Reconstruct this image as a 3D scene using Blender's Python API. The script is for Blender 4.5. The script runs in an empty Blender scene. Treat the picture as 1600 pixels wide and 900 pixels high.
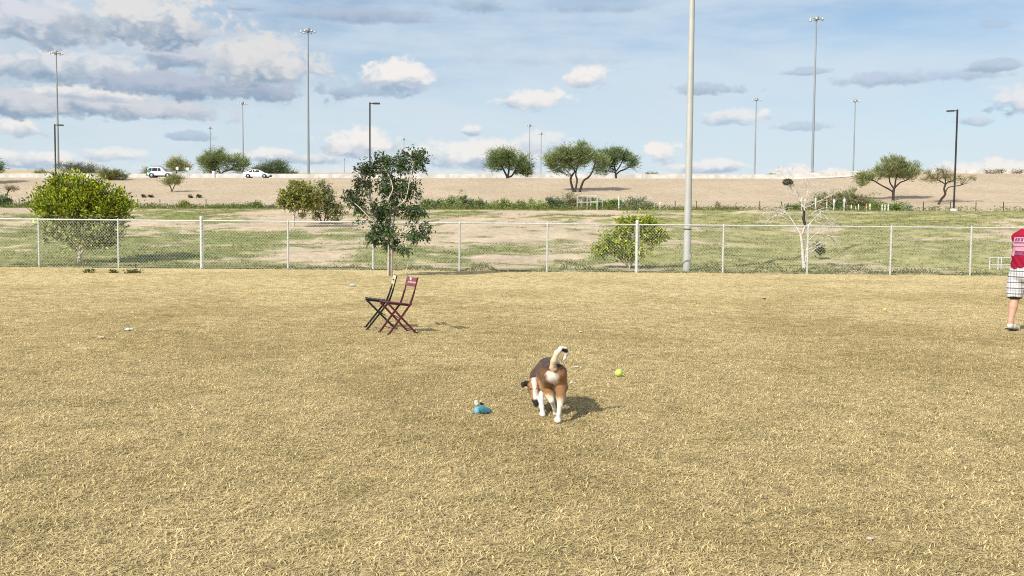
import bpy, math, random
import numpy as np
from mathutils import Vector, Matrix, Euler
R = math.radians
scene = bpy.context.scene
COL = scene.collection

# ---------------------------------------------------------------- camera
F = 1500.0                                   # focal length in pixels of a 1600 px wide frame
CAMZ = 1.59
cam_data = bpy.data.cameras.new('camera')
cam_data.sensor_width = 36.0
cam_data.lens = 36.0 * F / 1600.0
cam_data.clip_start = 0.1
cam_data.clip_end = 6000.0
cam = bpy.data.objects.new('camera', cam_data)
COL.objects.link(cam)
ROT = Euler((R(90) - math.atan(92 / F), 0, 0)).to_matrix() @ Matrix.Rotation(0.0089, 3, 'Z')
cam.matrix_world = Matrix.Translation((0, 0, CAMZ)) @ ROT.to_4x4()
scene.camera = cam
RN = np.array(ROT)

def ray(px, py):
    return ROT @ Vector(((px - 800) / F, -(py - 450) / F, -1.0))
def P(px, py, d):
    v = ray(px, py)
    return Vector((v.x / v.y * d, d, CAMZ + v.z / v.y * d))
def G(px, py):
    v = ray(px, py)
    return Vector((-v.x / v.z * CAMZ, -v.y / v.z * CAMZ, 0.0))
def proj(pts):
    q = (np.asarray(pts, float) - np.array([0, 0, CAMZ])) @ RN
    w = -q[..., 2]
    return 800 + F * q[..., 0] / w, 450 - F * q[..., 1] / w

# ---------------------------------------------------------------- light
SUN_EL = R(36)
LD = Vector((0.65, 0.76, 0)).normalized()                    # the way shadows fall on the ground
ldir = Vector((LD.x * math.cos(SUN_EL), LD.y * math.cos(SUN_EL), -math.sin(SUN_EL)))
sd = bpy.data.lights.new('sun', 'SUN')
sd.energy = 4.2
sd.angle = R(0.55)
sd.color = (1.0, 0.94, 0.84)
sun = bpy.data.objects.new('sun', sd)
sun.rotation_euler = ldir.to_track_quat('-Z', 'Y').to_euler()
sun.location = (-20, -20, 40)
COL.objects.link(sun)

scene.view_settings.view_transform = 'Standard'
scene.view_settings.look = 'None'
scene.view_settings.gamma = 1.0
scene.view_settings.use_curve_mapping = False
scene.view_settings.exposure = 0.42

# ---------------------------------------------------------------- world: Nishita sky with procedural clouds by direction
world = bpy.data.worlds.new('World')
scene.world = world
world.use_nodes = True
wt = world.node_tree
wt.nodes.clear()
def nd(t, kind, **kw):
    n = t.nodes.new(kind)
    for k, v in kw.items():
        setattr(n, k, v)
    return n
def mth(t, op, a, b=None, c=None, clamp=False):
    n = nd(t, 'ShaderNodeMath', operation=op, use_clamp=clamp)
    for i, v in enumerate((a, b, c)):
        if v is None:
            continue
        if isinstance(v, (int, float)):
            n.inputs[i].default_value = v
        else:
            t.links.new(v, n.inputs[i])
    return n.outputs[0]
def sstep(t, v, lo, hi):
    n = nd(t, 'ShaderNodeMapRange', interpolation_type='SMOOTHSTEP')
    t.links.new(v, n.inputs[0])
    n.inputs[1].default_value = lo
    n.inputs[2].default_value = hi
    return n.outputs[0]
def mixc(t, f, a, b, blend='MIX'):
    n = nd(t, 'ShaderNodeMix', data_type='RGBA', blend_type=blend)
    n.clamp_factor = True
    for s, v in ((n.inputs[0], f), (n.inputs[6], a), (n.inputs[7], b)):
        if isinstance(v, (int, float)):
            s.default_value = v
        elif isinstance(v, tuple):
            s.default_value = (*v[:3], 1)
        else:
            t.links.new(v, s)
    return n.outputs[2]

world.cycles.sampling_method = 'NONE'
SKY_STR = 0.1
sky = nd(wt, 'ShaderNodeTexSky', sky_type='NISHITA')
sky.sun_disc = False
sky.sun_elevation = SUN_EL
sky.sun_rotation = math.atan2(-LD.x, -LD.y)
sky.altitude = 350
sky.air_density = 1.0
sky.dust_density = 1.0
sky.ozone_density = 1.5
tc = nd(wt, 'ShaderNodeTexCoord')
sp = nd(wt, 'ShaderNodeSeparateXYZ')
wt.links.new(tc.outputs['Generated'], sp.inputs[0])
az = mth(wt, 'ARCTAN2', sp.outputs[0], sp.outputs[1])
el = mth(wt, 'ARCSINE', sp.outputs[2])
ae = nd(wt, 'ShaderNodeCombineXYZ')
wt.links.new(az, ae.inputs[0])
wt.links.new(el, ae.inputs[1])
def wnoise(scale, detail, rough, loc=(0, 0, 0), sy=1.6, ntype='FBM'):
    mp = nd(wt, 'ShaderNodeMapping')
    mp.inputs['Location'].default_value = loc
    mp.inputs['Scale'].default_value = (scale, scale * sy, 1)
    wt.links.new(ae.outputs[0], mp.inputs[0])
    n = nd(wt, 'ShaderNodeTexNoise', noise_dimensions='2D')
    n.inputs['Scale'].default_value = 1.0
    n.inputs['Detail'].default_value = detail
    n.inputs['Roughness'].default_value = rough
    wt.links.new(mp.outputs[0], n.inputs['Vector'])
    return n.outputs[0]
nbig = mth(wt, 'SUBTRACT', wnoise(22, 6, 0.56, (3, 1, 0), 1.7), 0.5)          # outlines
nlit = mth(wt, 'SUBTRACT', wnoise(34, 5, 0.5, (7.2, 4.4, 0), 1.9), 0.5)      # billows
vm = nd(wt, 'ShaderNodeMapping')
vm.inputs['Scale'].default_value = (48, 62, 1)
wt.links.new(ae.outputs[0], vm.inputs[0])
vw = nd(wt, 'ShaderNodeVectorMath', operation='ADD')
vs_ = nd(wt, 'ShaderNodeCombineXYZ')
wt.links.new(mth(wt, 'MULTIPLY', nbig, 3.0), vs_.inputs[0])
wt.links.new(mth(wt, 'MULTIPLY', nlit, 3.0), vs_.inputs[1])
wt.links.new(vm.outputs[0], vw.inputs[0]); wt.links.new(vs_.outputs[0], vw.inputs[1])
vor = nd(wt, 'ShaderNodeTexVoronoi', voronoi_dimensions='2D', feature='SMOOTH_F1')
vor.inputs['Scale'].default_value = 1.0
vor.inputs['Smoothness'].default_value = 0.35
wt.links.new(vw.outputs[0], vor.inputs['Vector'])
puff = mth(wt, 'SUBTRACT', 0.42, vor.outputs['Distance'])                      # rounded heads
nfine = mth(wt, 'SUBTRACT', wnoise(95, 4, 0.6, (2.3, 6.1, 0), 1.3), 0.5)
nbig = mth(wt, 'MULTIPLY_ADD', puff, 0.26, mth(wt, 'MULTIPLY_ADD', nfine, 0.38, mth(wt, 'MULTIPLY', nbig, 0.85)))
nlit = mth(wt, 'MULTIPLY_ADD', puff, 0.42, mth(wt, 'MULTIPLY_ADD', nfine, 0.25, mth(wt, 'MULTIPLY', nlit, 0.55)))
nveil = wnoise(5, 5, 0.6, (1.5, 9, 0), 4.5)
# wispy high veil over everything
skyc = nd(wt, 'ShaderNodeVectorMath', operation='SCALE')
wt.links.new(sky.outputs[0], skyc.inputs[0])
skyc.inputs['Scale'].default_value = SKY_STR
skyadj = mixc(wt, 1.0, skyc.outputs[0], (0.80, 0.87, 0.90), 'MULTIPLY')
elfade = sstep(wt, el, 0.30, 0.0)
col = mixc(wt, mth(wt, 'MULTIPLY', sstep(wt, nveil, 0.18, 0.68), 0.82), skyadj, (0.455, 0.54, 0.625))
col = mixc(wt, mth(wt, 'MULTIPLY', elfade, 0.78), col, (0.53, 0.60, 0.64))
# generic scattered clouds for the whole sky away from the part the photograph shows
ngen = wnoise(3.2, 7, 0.55, (5.1, 2.2, 0), 2.4)
front = mth(wt, 'MULTIPLY', sstep(wt, mth(wt, 'ABSOLUTE', az), 0.85, 0.62), sstep(wt, el, 0.42, 0.28))
gen = mth(wt, 'MULTIPLY', sstep(wt, ngen, 0.50, 0.66), mth(wt, 'SUBTRACT', 1.0, front))
col = mixc(wt, gen, col, mixc(wt, sstep(wt, ngen, 0.52, 0.75), (0.80, 0.80, 0.80), (0.50, 0.55, 0.65)))

TOPW = (0.68, 0.655, 0.63)
def cloud(col, px, py, hw, hh, op=1.0, base=(0.265, 0.35, 0.46), top=TOPW, amp=1.7, soft=0.5, bias=0.0):
    v = ray(px, py).normalized()
    a, e = math.atan2(v.x, v.y), math.asin(v.z)
    w, h = hw / F, hh / F
    q = nd(wt, 'ShaderNodeVectorMath', operation='MULTIPLY_ADD')
    wt.links.new(ae.outputs[0], q.inputs[0])
    q.inputs[1].default_value = (1 / w, 1 / h, 0)
    q.inputs[2].default_value = (-a / w, -e / h, 0)
    dt = nd(wt, 'ShaderNodeVectorMath', operation='DOT_PRODUCT')
    wt.links.new(q.outputs[0], dt.inputs[0])
    wt.links.new(q.outputs[0], dt.inputs[1])
    s = nd(wt, 'ShaderNodeSeparateXYZ')
    wt.links.new(q.outputs[0], s.inputs[0])
    # a flat base: the lower half counts more
    low = mth(wt, 'MINIMUM', mth(wt, 'ADD', s.outputs[1], 0.35), 0.0)
    r = mth(wt, 'MULTIPLY_ADD', nbig, amp * 2, mth(wt, 'SUBTRACT', 1.0, dt.outputs['Value']))
    r = mth(wt, 'MULTIPLY_ADD', low, 1.1, r)
    m = mth(wt, 'MULTIPLY', sstep(wt, r, -0.25, soft + 0.20), op)
    sh = mth(wt, 'MULTIPLY_ADD', nlit, 2.1, mth(wt, 'MULTIPLY_ADD', s.outputs[1], 1.25, 0.15 + bias))
    return mixc(wt, m, col, mixc(wt, sstep(wt, sh, -0.75, 0.75), base, top))
GREY = (0.345, 0.43, 0.52)
DARK = (0.205, 0.285, 0.385)
CLOUDS = [
    # far low cumulus along the horizon
    dict(px=60, py=252, hw=75, hh=16, op=.8), dict(px=190, py=245, hw=55, hh=13, op=.7), dict(px=440, py=246, hw=80, hh=15, op=.85),
    dict(px=560, py=226, hw=78, hh=25, op=.95, bias=.3), dict(px=740, py=246, hw=130, hh=26, op=.9, bias=.1), dict(px=850, py=228, hw=60, hh=20, op=.6),
    dict(px=735, py=204, hw=16, hh=11, op=.7), dict(px=1036, py=241, hw=30, hh=20, op=.95, bias=.3), dict(px=1110, py=262, hw=60, hh=12, op=.8),
    dict(px=1238, py=270, hw=30, hh=14, op=1, bias=.5), dict(px=1306, py=274, hw=28, hh=11, op=1, bias=.5), dict(px=1560, py=268, hw=75, hh=17, op=1, bias=.5),
    dict(px=26, py=202, hw=38, hh=17, op=.85), dict(px=298, py=213, hw=34, hh=10, op=.75, top=GREY),
    dict(px=660, py=276, hw=500, hh=14, op=.45, soft=1.0),
    # the tall bank on the left
    dict(px=190, py=95, hw=340, hh=95, op=.8, top=(.47, .51, .57), base=(.30, .385, .48), amp=.7, soft=1.0),
    dict(px=60, py=165, hw=260, hh=26, op=.95, top=(0.50, 0.51, 0.54), base=DARK), dict(px=150, py=145, hw=95, hh=14, op=.8, bias=.3),
    dict(px=110, py=108, hw=130, hh=30, op=.9, top=(0.56, 0.57, 0.59), base=DARK), dict(px=330, py=138, hw=180, hh=24, op=.95, top=(0.37, 0.41, 0.49), base=DARK),
    dict(px=390, py=100, hw=110, hh=46, op=1, bias=.15, top=(0.56, 0.56, 0.56), base=DARK), dict(px=290, py=92, hw=60, hh=22, op=.9, top=(0.45, 0.48, 0.54), base=DARK),
    dict(px=60, py=38, hw=130, hh=42, op=.9, top=(0.53, 0.54, 0.58), base=DARK), dict(px=235, py=32, hw=130, hh=44, op=1, bias=.10, top=(0.57, 0.565, 0.565), base=DARK),
    dict(px=620, py=122, hw=80, hh=28, op=.95, bias=.25), dict(px=560, py=140, hw=70, hh=16, op=.6, top=GREY, base=DARK),
    dict(px=575, py=26, hw=130, hh=15, op=.85, top=(0.34, 0.39, 0.50), base=DARK, amp=1.0, soft=.9), dict(px=380, py=12, hw=34, hh=7, op=.6, top=GREY, base=DARK),
    dict(px=745, py=6, hw=70, hh=17, op=.75, top=GREY, base=DARK, soft=.9), dict(px=910, py=10, hw=95, hh=14, op=.55, top=GREY, base=DARK, soft=1.0),
    # single small clouds
    dict(px=925, py=122, hw=40, hh=19, op=.95, bias=.35), dict(px=832, py=158, hw=56, hh=19, op=.9, bias=.2),
    dict(px=1112, py=140, hw=60, hh=12, op=.65, top=GREY, base=DARK), dict(px=1150, py=185, hw=65, hh=14, op=.6), dict(px=1196, py=181, hw=14, hh=11, op=.7),
    dict(px=1250, py=198, hw=45, hh=8, op=.5, top=GREY), dict(px=1262, py=112, hw=38, hh=7, op=.65, top=(0.37, 0.42, 0.53), base=DARK),
    dict(px=1420, py=123, hw=115, hh=12, op=.6, top=(0.37, 0.42, 0.53), base=DARK, soft=.8), dict(px=1552, py=103, hw=34, hh=10, op=.6, top=(0.35, 0.41, 0.51), base=DARK),
    dict(px=1580, py=160, hw=44, hh=25, op=.85, top=(0.61, 0.61, 0.62), base=DARK), dict(px=1522, py=188, hw=26, hh=10, op=.6, top=(0.53, 0.54, 0.59)),
    dict(px=1555, py=38, hw=22, hh=12, op=.4, top=GREY, soft=1.0), dict(px=870, py=90, hw=150, hh=18, op=.35, top=(0.50, 0.54, 0.61), soft=1.2),
]
for c in CLOUDS:
    col = cloud(col, **c)
bg = nd(wt, 'ShaderNodeBackground')
bg.inputs['Strength'].default_value = 1.0
wt.links.new(col, bg.inputs[0])
wo = nd(wt, 'ShaderNodeOutputWorld')
wt.links.new(bg.outputs[0], wo.inputs[0])

# ---------------------------------------------------------------- helpers
def tag(o, label=None, cat=None, group=None, kind=None):
    if label: o['label'] = label
    if cat: o['category'] = cat
    if group: o['group'] = group
    if kind: o['kind'] = kind
    return o
def empty(name, loc, rz=0.0):
    o = bpy.data.objects.new(name, None)
    o.empty_display_size = 0.2
    COL.objects.link(o)
    o.location = loc
    o.rotation_euler = (0, 0, rz)
    return o
def link_mesh(name, me, mat, parent=None):
    o = bpy.data.objects.new(name, me)
    COL.objects.link(o)
    if mat is not None and not me.materials:
        me.materials.append(mat)
    if parent is not None:
        o.parent = parent
    return o
def mesh_np(name, verts, faces, colors=None, smooth=False):
    """faces: int array (n,3) or (n,4); colors: (nverts,3)"""
    me = bpy.data.meshes.new(name)
    verts = np.asarray(verts, np.float32)
    faces = np.asarray(faces, np.int32)
    n, k = faces.shape
    me.vertices.add(len(verts)); me.vertices.foreach_set('co', verts.ravel())
    me.loops.add(n * k); me.loops.foreach_set('vertex_index', faces.ravel())
    me.polygons.add(n)
    me.polygons.foreach_set('loop_start', np.arange(0, n * k, k, dtype=np.int32))
    if smooth:
        me.polygons.foreach_set('use_smooth', np.ones(n, bool))
    if colors is not None:
        a = me.color_attributes.new('Col', 'FLOAT_COLOR', 'POINT')
        c = np.ones((len(verts), 4), np.float32); c[:, :3] = colors
        a.data.foreach_set('color', c.ravel())
    me.update(calc_edges=True)
    me.validate()
    return me
def copy_tree(o, parent=None):
    c = o.copy(); COL.objects.link(c)
    c.parent = parent
    for ch in list(o.children):
        copy_tree(ch, c)
    return c

class MB:
    def __init__(s): s.v = []; s.f = []; s.sm = []
    def add(s, vs, fs, smooth=False):
        b = len(s.v)
        s.v += [tuple(v) for v in vs]
        s.f += [tuple(i + b for i in f) for f in fs]
        s.sm += [smooth] * len(fs)
        return s
    def box(s, c, size, rz=0.0, m=None):
        x, y, z = (k / 2 for k in size)
        pts = [Vector((sx * x, sy * y, sz * z)) for sz in (-1, 1) for sx, sy in ((-1, -1), (1, -1), (1, 1), (-1, 1))]
        if m is not None: pts = [m @ p for p in pts]
        elif rz: 
            rm = Matrix.Rotation(rz, 3, 'Z'); pts = [rm @ p for p in pts]
        c = Vector(c)
        return s.add([p + c for p in pts], [(3, 2, 1, 0), (4, 5, 6, 7), (0, 1, 5, 4), (1, 2, 6, 5), (2, 3, 7, 6), (3, 0, 4, 7)])
    def bar(s, a, b, w, h):
        a, b = Vector(a), Vector(b); d = b - a
        q = d.to_track_quat('X', 'Z').to_matrix()
        return s.box((a + b) / 2, (d.length, w, h), m=q)
    def tube(s, pts, rad, n=8, caps=True, smooth=True):
        pts = [Vector(p) for p in pts]
        if isinstance(rad, (int, float)): rad = [rad] * len(pts)
        rings = []; up = None
        for i, p in enumerate(pts):
            t = (pts[min(i + 1, len(pts) - 1)] - pts[max(i - 1, 0)]).normalized()
            if up is None:
                up = t.orthogonal().normalized()
            else:
                up = (up - t * up.dot(t))
                up = up.normalized() if up.length > 1e-6 else t.orthogonal().normalized()
            sd_ = t.cross(up)
            rings.append([p + (up * math.cos(2 * math.pi * k / n) + sd_ * math.sin(2 * math.pi * k / n)) * rad[i] for k in range(n)])
        vs = [v for r_ in rings for v in r_]
        fs = [(i * n + k, i * n + (k + 1) % n, (i + 1) * n + (k + 1) % n, (i + 1) * n + k) for i in range(len(pts) - 1) for k in range(n)]
        s.add(vs, fs, smooth)
        if caps:
            s.add(rings[0], [tuple(reversed(range(n)))]); s.add(rings[-1], [tuple(range(n))])
        return s
    def lathe(s, c, prof, n=16, axis='Z', smooth=True):
        c = Vector(c); vs = []
        for r_, h in prof:
            for k in range(n):
                a = 2 * math.pi * k / n
                p = (r_ * math.cos(a), r_ * math.sin(a), h)
                if axis == 'Y': p = (p[0], p[2], p[1])
                if axis == 'X': p = (p[2], p[0], p[1])
                vs.append(c + Vector(p))
        fs = [(i * n + k, i * n + (k + 1) % n, (i + 1) * n + (k + 1) % n, (i + 1) * n + k) for i in range(len(prof) - 1) for k in range(n)]
        return s.add(vs, fs, smooth)
    def ball(s, c, r_, n=14, m=8):
        if isinstance(r_, (int, float)): r_ = (r_, r_, r_)
        vs = []; c = Vector(c)
        for i in range(m + 1):
            ph = math.pi * i / m
            for k in range(n):
                a = 2 * math.pi * k / n
                vs.append(c + Vector((r_[0] * math.sin(ph) * math.cos(a), r_[1] * math.sin(ph) * math.sin(a), -r_[2] * math.cos(ph))))
        fs = [(i * n + k, i * n + (k + 1) % n, (i + 1) * n + (k + 1) % n, (i + 1) * n + k) for i in range(m) for k in range(n)]
        return s.add(vs, fs, True)
    def prism(s, poly, y0, y1, inset=0.0):
        """poly in (x,z), extruded along y"""
        n = len(poly)
        cx = sum(p[0] for p in poly) / n; cz = sum(p[1] for p in poly) / n
        vs = [(p[0], y0, p[1]) for p in poly] + [(p[0], y1, p[1]) for p in poly]
        fs = [tuple(range(n)), tuple(reversed(range(n, 2 * n)))] + [((i + 1) % n, i, n + i, n + (i + 1) % n) for i in range(n)]
        return s.add(vs, fs)
    def mesh(s, name):
        me = bpy.data.meshes.new(name)
        me.from_pydata(s.v, [], s.f)
        me.polygons.foreach_set('use_smooth', s.sm)
        me.update()
        return me
    def build(s, name, mat, parent=None, loc=None, bevel=0.0):
        o = link_mesh(name, s.mesh(name), mat, parent)
        if loc is not None: o.location = loc
        if bevel:
            b = o.modifiers.new('bevel', 'BEVEL'); b.width = bevel; b.segments = 2; b.limit_method = 'ANGLE'
        return o

# value noise for terrain
def _hash(ix, iy, seed):
    h = (ix.astype(np.int64) * 374761393 + iy.astype(np.int64) * 668265263 + seed * 1442695041) & 0xffffffff
    h = ((h ^ (h >> 13)) * 1274126177) & 0xffffffff
    return ((h ^ (h >> 16)) & 0xffff) / 65535.0
def vnoise(x, y, seed=0):
    x = np.asarray(x, float); y = np.asarray(y, float)
    ix, iy = np.floor(x), np.floor(y)
    fx, fy = x - ix, y - iy
    fx = fx * fx * (3 - 2 * fx); fy = fy * fy * (3 - 2 * fy)
    a = _hash(ix, iy, seed); b = _hash(ix + 1, iy, seed); c = _hash(ix, iy + 1, seed); d = _hash(ix + 1, iy + 1, seed)
    return (a * (1 - fx) + b * fx) * (1 - fy) + (c * (1 - fx) + d * fx) * fy
def fbm(x, y, oct=4, seed=0):
    v = 0; amp = 0.5; tot = 0
    for i in range(oct):
        v = v + vnoise(np.asarray(x) * 2 ** i, np.asarray(y) * 2 ** i, seed + i) * amp
        tot += amp; amp *= 0.5
    return v / tot
def sst(e0, e1, x):
    t = np.clip((np.asarray(x, float) - e0) / (e1 - e0), 0, 1)
    return t * t * (3 - 2 * t)

# ---------------------------------------------------------------- materials
def new_mat(name):
    m = bpy.data.materials.new(name); m.use_nodes = True
    t = m.node_tree
    return m, t, t.nodes['Principled BSDF']
def tex_noise(t, scale, detail=4, rough=0.55, coord='Object', dist=0.0, stretch=None):
    c = nd(t, 'ShaderNodeTexCoord')
    if coord == 'World':
        g = nd(t, 'ShaderNodeNewGeometry'); src = g.outputs['Position']
    else:
        src = c.outputs[coord]
    if stretch:
        mp = nd(t, 'ShaderNodeMapping'); mp.inputs['Scale'].default_value = stretch
        t.links.new(src, mp.inputs[0]); src = mp.outputs[0]
    n = nd(t, 'ShaderNodeTexNoise')
    n.inputs['Scale'].default_value = scale; n.inputs['Detail'].default_value = detail
    n.inputs['Roughness'].default_value = rough; n.inputs['Distortion'].default_value = dist
    t.links.new(src, n.inputs['Vector'])
    return n.outputs[0]
def bump(t, bs, h, strength, dist=0.02):
    b = nd(t, 'ShaderNodeBump'); b.inputs['Strength'].default_value = strength; b.inputs['Distance'].default_value = dist
    t.links.new(h, b.inputs['Height']); t.links.new(b.outputs[0], bs.inputs['Normal'])
def pm(name, c1, c2=None, scale=8.0, rough=0.6, metal=0.0, bmp=0.0, spec=0.4, detail=4, coord='Object'):
    m, t, bs = new_mat(name)
    c2 = c2 or tuple(k * 0.75 for k in c1)
    n = tex_noise(t, scale, detail, coord=coord)
    t.links.new(mixc(t, sstep(t, n, 0.35, 0.65), c1, c2), bs.inputs['Base Color'])
    bs.inputs['Roughness'].default_value = rough
    bs.inputs['Metallic'].default_value = metal
    bs.inputs['Specular IOR Level'].default_value = spec
    if bmp: bump(t, bs, n, bmp)
    return m
def leaf_mat(name, trans=0.42, rough=0.6, spec=0.2):
    """colour from the leaf's own colour attribute"""
    m, t, bs = new_mat(name)
    a = nd(t, 'ShaderNodeAttribute'); a.attribute_name = 'Col'
    t.links.new(a.outputs['Color'], bs.inputs['Base Color'])
    bs.inputs['Roughness'].default_value = rough
    bs.inputs['Specular IOR Level'].default_value = spec
    tr = nd(t, 'ShaderNodeBsdfTranslucent')
    t.links.new(a.outputs['Color'], tr.inputs[0])
    mx = nd(t, 'ShaderNodeMixShader'); mx.inputs[0].default_value = trans
    t.links.new(bs.outputs[0], mx.inputs[1]); t.links.new(tr.outputs[0], mx.inputs[2])
    t.links.new(mx.outputs[0], t.nodes['Material Output'].inputs[0])
    return m
LEAF = leaf_mat('leaf')
def attr_mat(name, rough=0.8, nscale=60.0, amt=0.25, bmp=0.0, spec=0.2, sheen=0.0):
    m, t, bs = new_mat(name)
    a = nd(t, 'ShaderNodeAttribute'); a.attribute_name = 'Col'
    n = tex_noise(t, nscale, 3)
    v = nd(t, 'ShaderNodeMapRange'); t.links.new(n, v.inputs[0])
    v.inputs[1].default_value = 0.3; v.inputs[2].default_value = 0.7; v.inputs[3].default_value = 1 - amt; v.inputs[4].default_value = 1 + amt
    sc = nd(t, 'ShaderNodeVectorMath', operation='SCALE')
    t.links.new(a.outputs['Color'], sc.inputs[0]); t.links.new(v.outputs[0], sc.inputs['Scale'])
    t.links.new(sc.outputs[0], bs.inputs['Base Color'])
    bs.inputs['Roughness'].default_value = rough; bs.inputs['Specular IOR Level'].default_value = spec
    if sheen: bs.inputs['Sheen Weight'].default_value = sheen
    if bmp: bump(t, bs, n, bmp, 0.01)
    return m
M_GALV = pm('galvanised_steel', (.62, .62, .60), (.48, .49, .48), 14, .45, .25, spec=.5)
M_WIRE = pm('galvanised_wire', (.54, .55, .52), (.44, .45, .42), 30, .5, .2)
M_BARK = pm('bark', (.16, .12, .09), (.07, .05, .04), 20, .9, bmp=.6)
M_DBARK = pm('dark_bark', (.055, .042, .034), (.025, .02, .018), 12, .9, bmp=.5)
M_PBARK = pm('pale_bark', (.60, .54, .46), (.42, .37, .30), 16, .85, bmp=.5)
M_DEAD = pm('dead_wood', (.66, .61, .55), (.44, .40, .35), 14, .85, bmp=.5)
M_DARKM = pm('bronze_painted_metal', (.05, .045, .042), (.03, .028, .027), 6, .5, .2)
M_POLE = pm('grey_pole_paint', (.42, .43, .41), (.38, .39, .375), 1.2, .55, .1, bmp=.05)
M_MAST = pm('weathered_galvanised_mast', (.27, .30, .32), (.25, .275, .295), .3, .6, .2)
M_CONC = pm('pale_concrete', (.66, .62, .56), (.50, .47, .42), .6, .9, bmp=.1)
M_WHITE = pm('white_paint', (.68, .68, .66), (.58, .58, .56), 5, .5)
scene.cycles.max_bounces = 4
scene.cycles.diffuse_bounces = 2
scene.cycles.glossy_bounces = 2
scene.cycles.sample_clamp_indirect = 2.0
scene.cycles.transmission_bounces = 3
scene.cycles.use_adaptive_sampling = True
scene.cycles.adaptive_threshold = 0.01
scene.cycles.filter_width = 1.05
scene.cycles.use_denoising = False
# ---------------------------------------------------------------- terrain
FENCE_Y = 36.0
def zc(x):      # crest of the embankment
    x = np.asarray(x, float)
    return 1.59 + (78.7 + .068 * np.clip(x, -130, 130)) * 165 / 1500 + 0.9 * sst(52, 66, x)
def z85(x):
    return 1.59 + (30.3 + .099 * np.clip(np.asarray(x, float), -90, 90)) * 85 / 1500
def Z(x, y):
    x = np.asarray(x, float); y = np.asarray(y, float)
    t = np.clip((y - 37.2) / (85 - 37.2), 0, 1)
    rise = z85(x) * (0.8 * t + 0.2 * sst(0, 1, t))
    rise = rise + (fbm(x / 7, y / 5, 4, 11) - .5) * 0.75 * sst(0, .12, t) * (1 - sst(.9, 1, t)) + (fbm(x / 1.6, y / 1.1, 3, 5) - .5) * 0.24 * sst(0, .06, t) * (1 - sst(.95, 1, t))
    toe = z85(x) + 0.5
    a = np.clip((y - 86) / (118 - 86), 0, 1)
    flat = z85(x) + 0.5 * a - 0.25 * np.sin(np.pi * a)
    b = np.clip((y - 118) / (164.5 - 118), 0, 1)
    sl = toe + (zc(x) - toe) * b + (fbm(x / 9, y / 9, 3, 21) - .5) * 0.35 * np.sin(np.pi * b)
    road = zc(x) + 0.03 * np.clip(y - 165, 0, 16)
    berm = 2.0 + 2.1 * (1 - sst(-100, -62, x)) + 1.6 * sst(-56, -48, x) * (1 - sst(-32, -26, x))
    berm = berm + (fbm(x / 12, y / 20, 3, 41) - .5) * .5
    up = zc(x) + .48 + (berm - .48) * sst(184, 212, y)
    z = np.where(y <= 86, rise, np.where(y <= 118, flat, np.where(y <= 164.5, sl, np.where(y <= 181, road, up))))
    return np.where(y <= 37.2, 0.0, z)
def zt(x, y): return float(Z(x, y))
def onground(px, d, py=340):
    p = P(px, py, d)
    return Vector((p.x, d, zt(p.x, d)))

def axis(lo, hi, step, far):
    a = list(np.arange(lo, hi + step * .5, step))
    out = []; s = step
    v = hi
    while v < far:
        s *= 1.5; v += s; out.append(v)
    low = []; s = step; v = lo
    while v > -far:
        s *= 1.5; v -= s; low.append(v)
    return np.array(low[::-1] + a + out)
def grid(name, xs, ys, mat, zf=Z, colf=None, dz=0.0):
    X, Y = np.meshgrid(xs, ys)
    ZZ = zf(X, Y) + dz
    v = np.stack([X, Y, ZZ], -1).reshape(-1, 3)
    nx, ny = len(xs), len(ys)
    i = (np.arange(ny - 1)[:, None] * nx + np.arange(nx - 1)[None, :]).ravel()
    f = np.stack([i, i + 1, i + nx + 1, i + nx], -1)
    c = colf(X, Y, ZZ).reshape(-1, 3) if colf else None
    return link_mesh(name, mesh_np(name, v, f, c, True), mat)

# lawn of dormant grass: same patch pattern for soil and blades, in world space
def lawn_colour(t, dark=1.0, blade=False):
    n1 = tex_noise(t, .28, 4, .6, 'World', .4, (1, .7, 1))
    n2 = tex_noise(t, 1.7, 4, .6, 'World', .3)
    n3 = tex_noise(t, 11, 4, .65, 'World')
    straw, tan, olive = (.75, .61, .33), (.62, .49, .245), (.40, .34, .135)
    if blade:
        straw, tan, olive = (.725, .585, .31), (.585, .46, .22), (.41, .345, .13)
    c = mixc(t, sstep(t, n1, .40, .66), straw, tan)
    c = mixc(t, mth(t, 'MULTIPLY', sstep(t, n2, .48, .72), .42), c, olive)
    c = mixc(t, mth(t, 'MULTIPLY', sstep(t, n3, .42, .70), .35), c, tuple(k * .55 for k in tan))
    if dark != 1.0:
        c = mixc(t, 1.0, c, (dark, dark, dark), 'MULTIPLY')
    return c, n3
m_lawn, t_, b_ = new_mat('dormant_lawn')
c_, n_ = lawn_colour(t_, 1.0)
t_.links.new(c_, b_.inputs['Base Color'])
b_.inputs['Roughness'].default_value = 1.0; b_.inputs['Specular IOR Level'].default_value = .05
nf = tex_noise(t_, 55, 3, .7, 'World')
bump(t_, b_, nf, .9, .03)
lawn = grid('lawn', axis(-40, 40, 1.0, 600), np.concatenate([[-300, -120, -50, -20], np.arange(-8, 37.1, 1.0), [37.2]]), m_lawn, lambda x, y: np.zeros_like(x))
tag(lawn, kind='structure')

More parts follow.
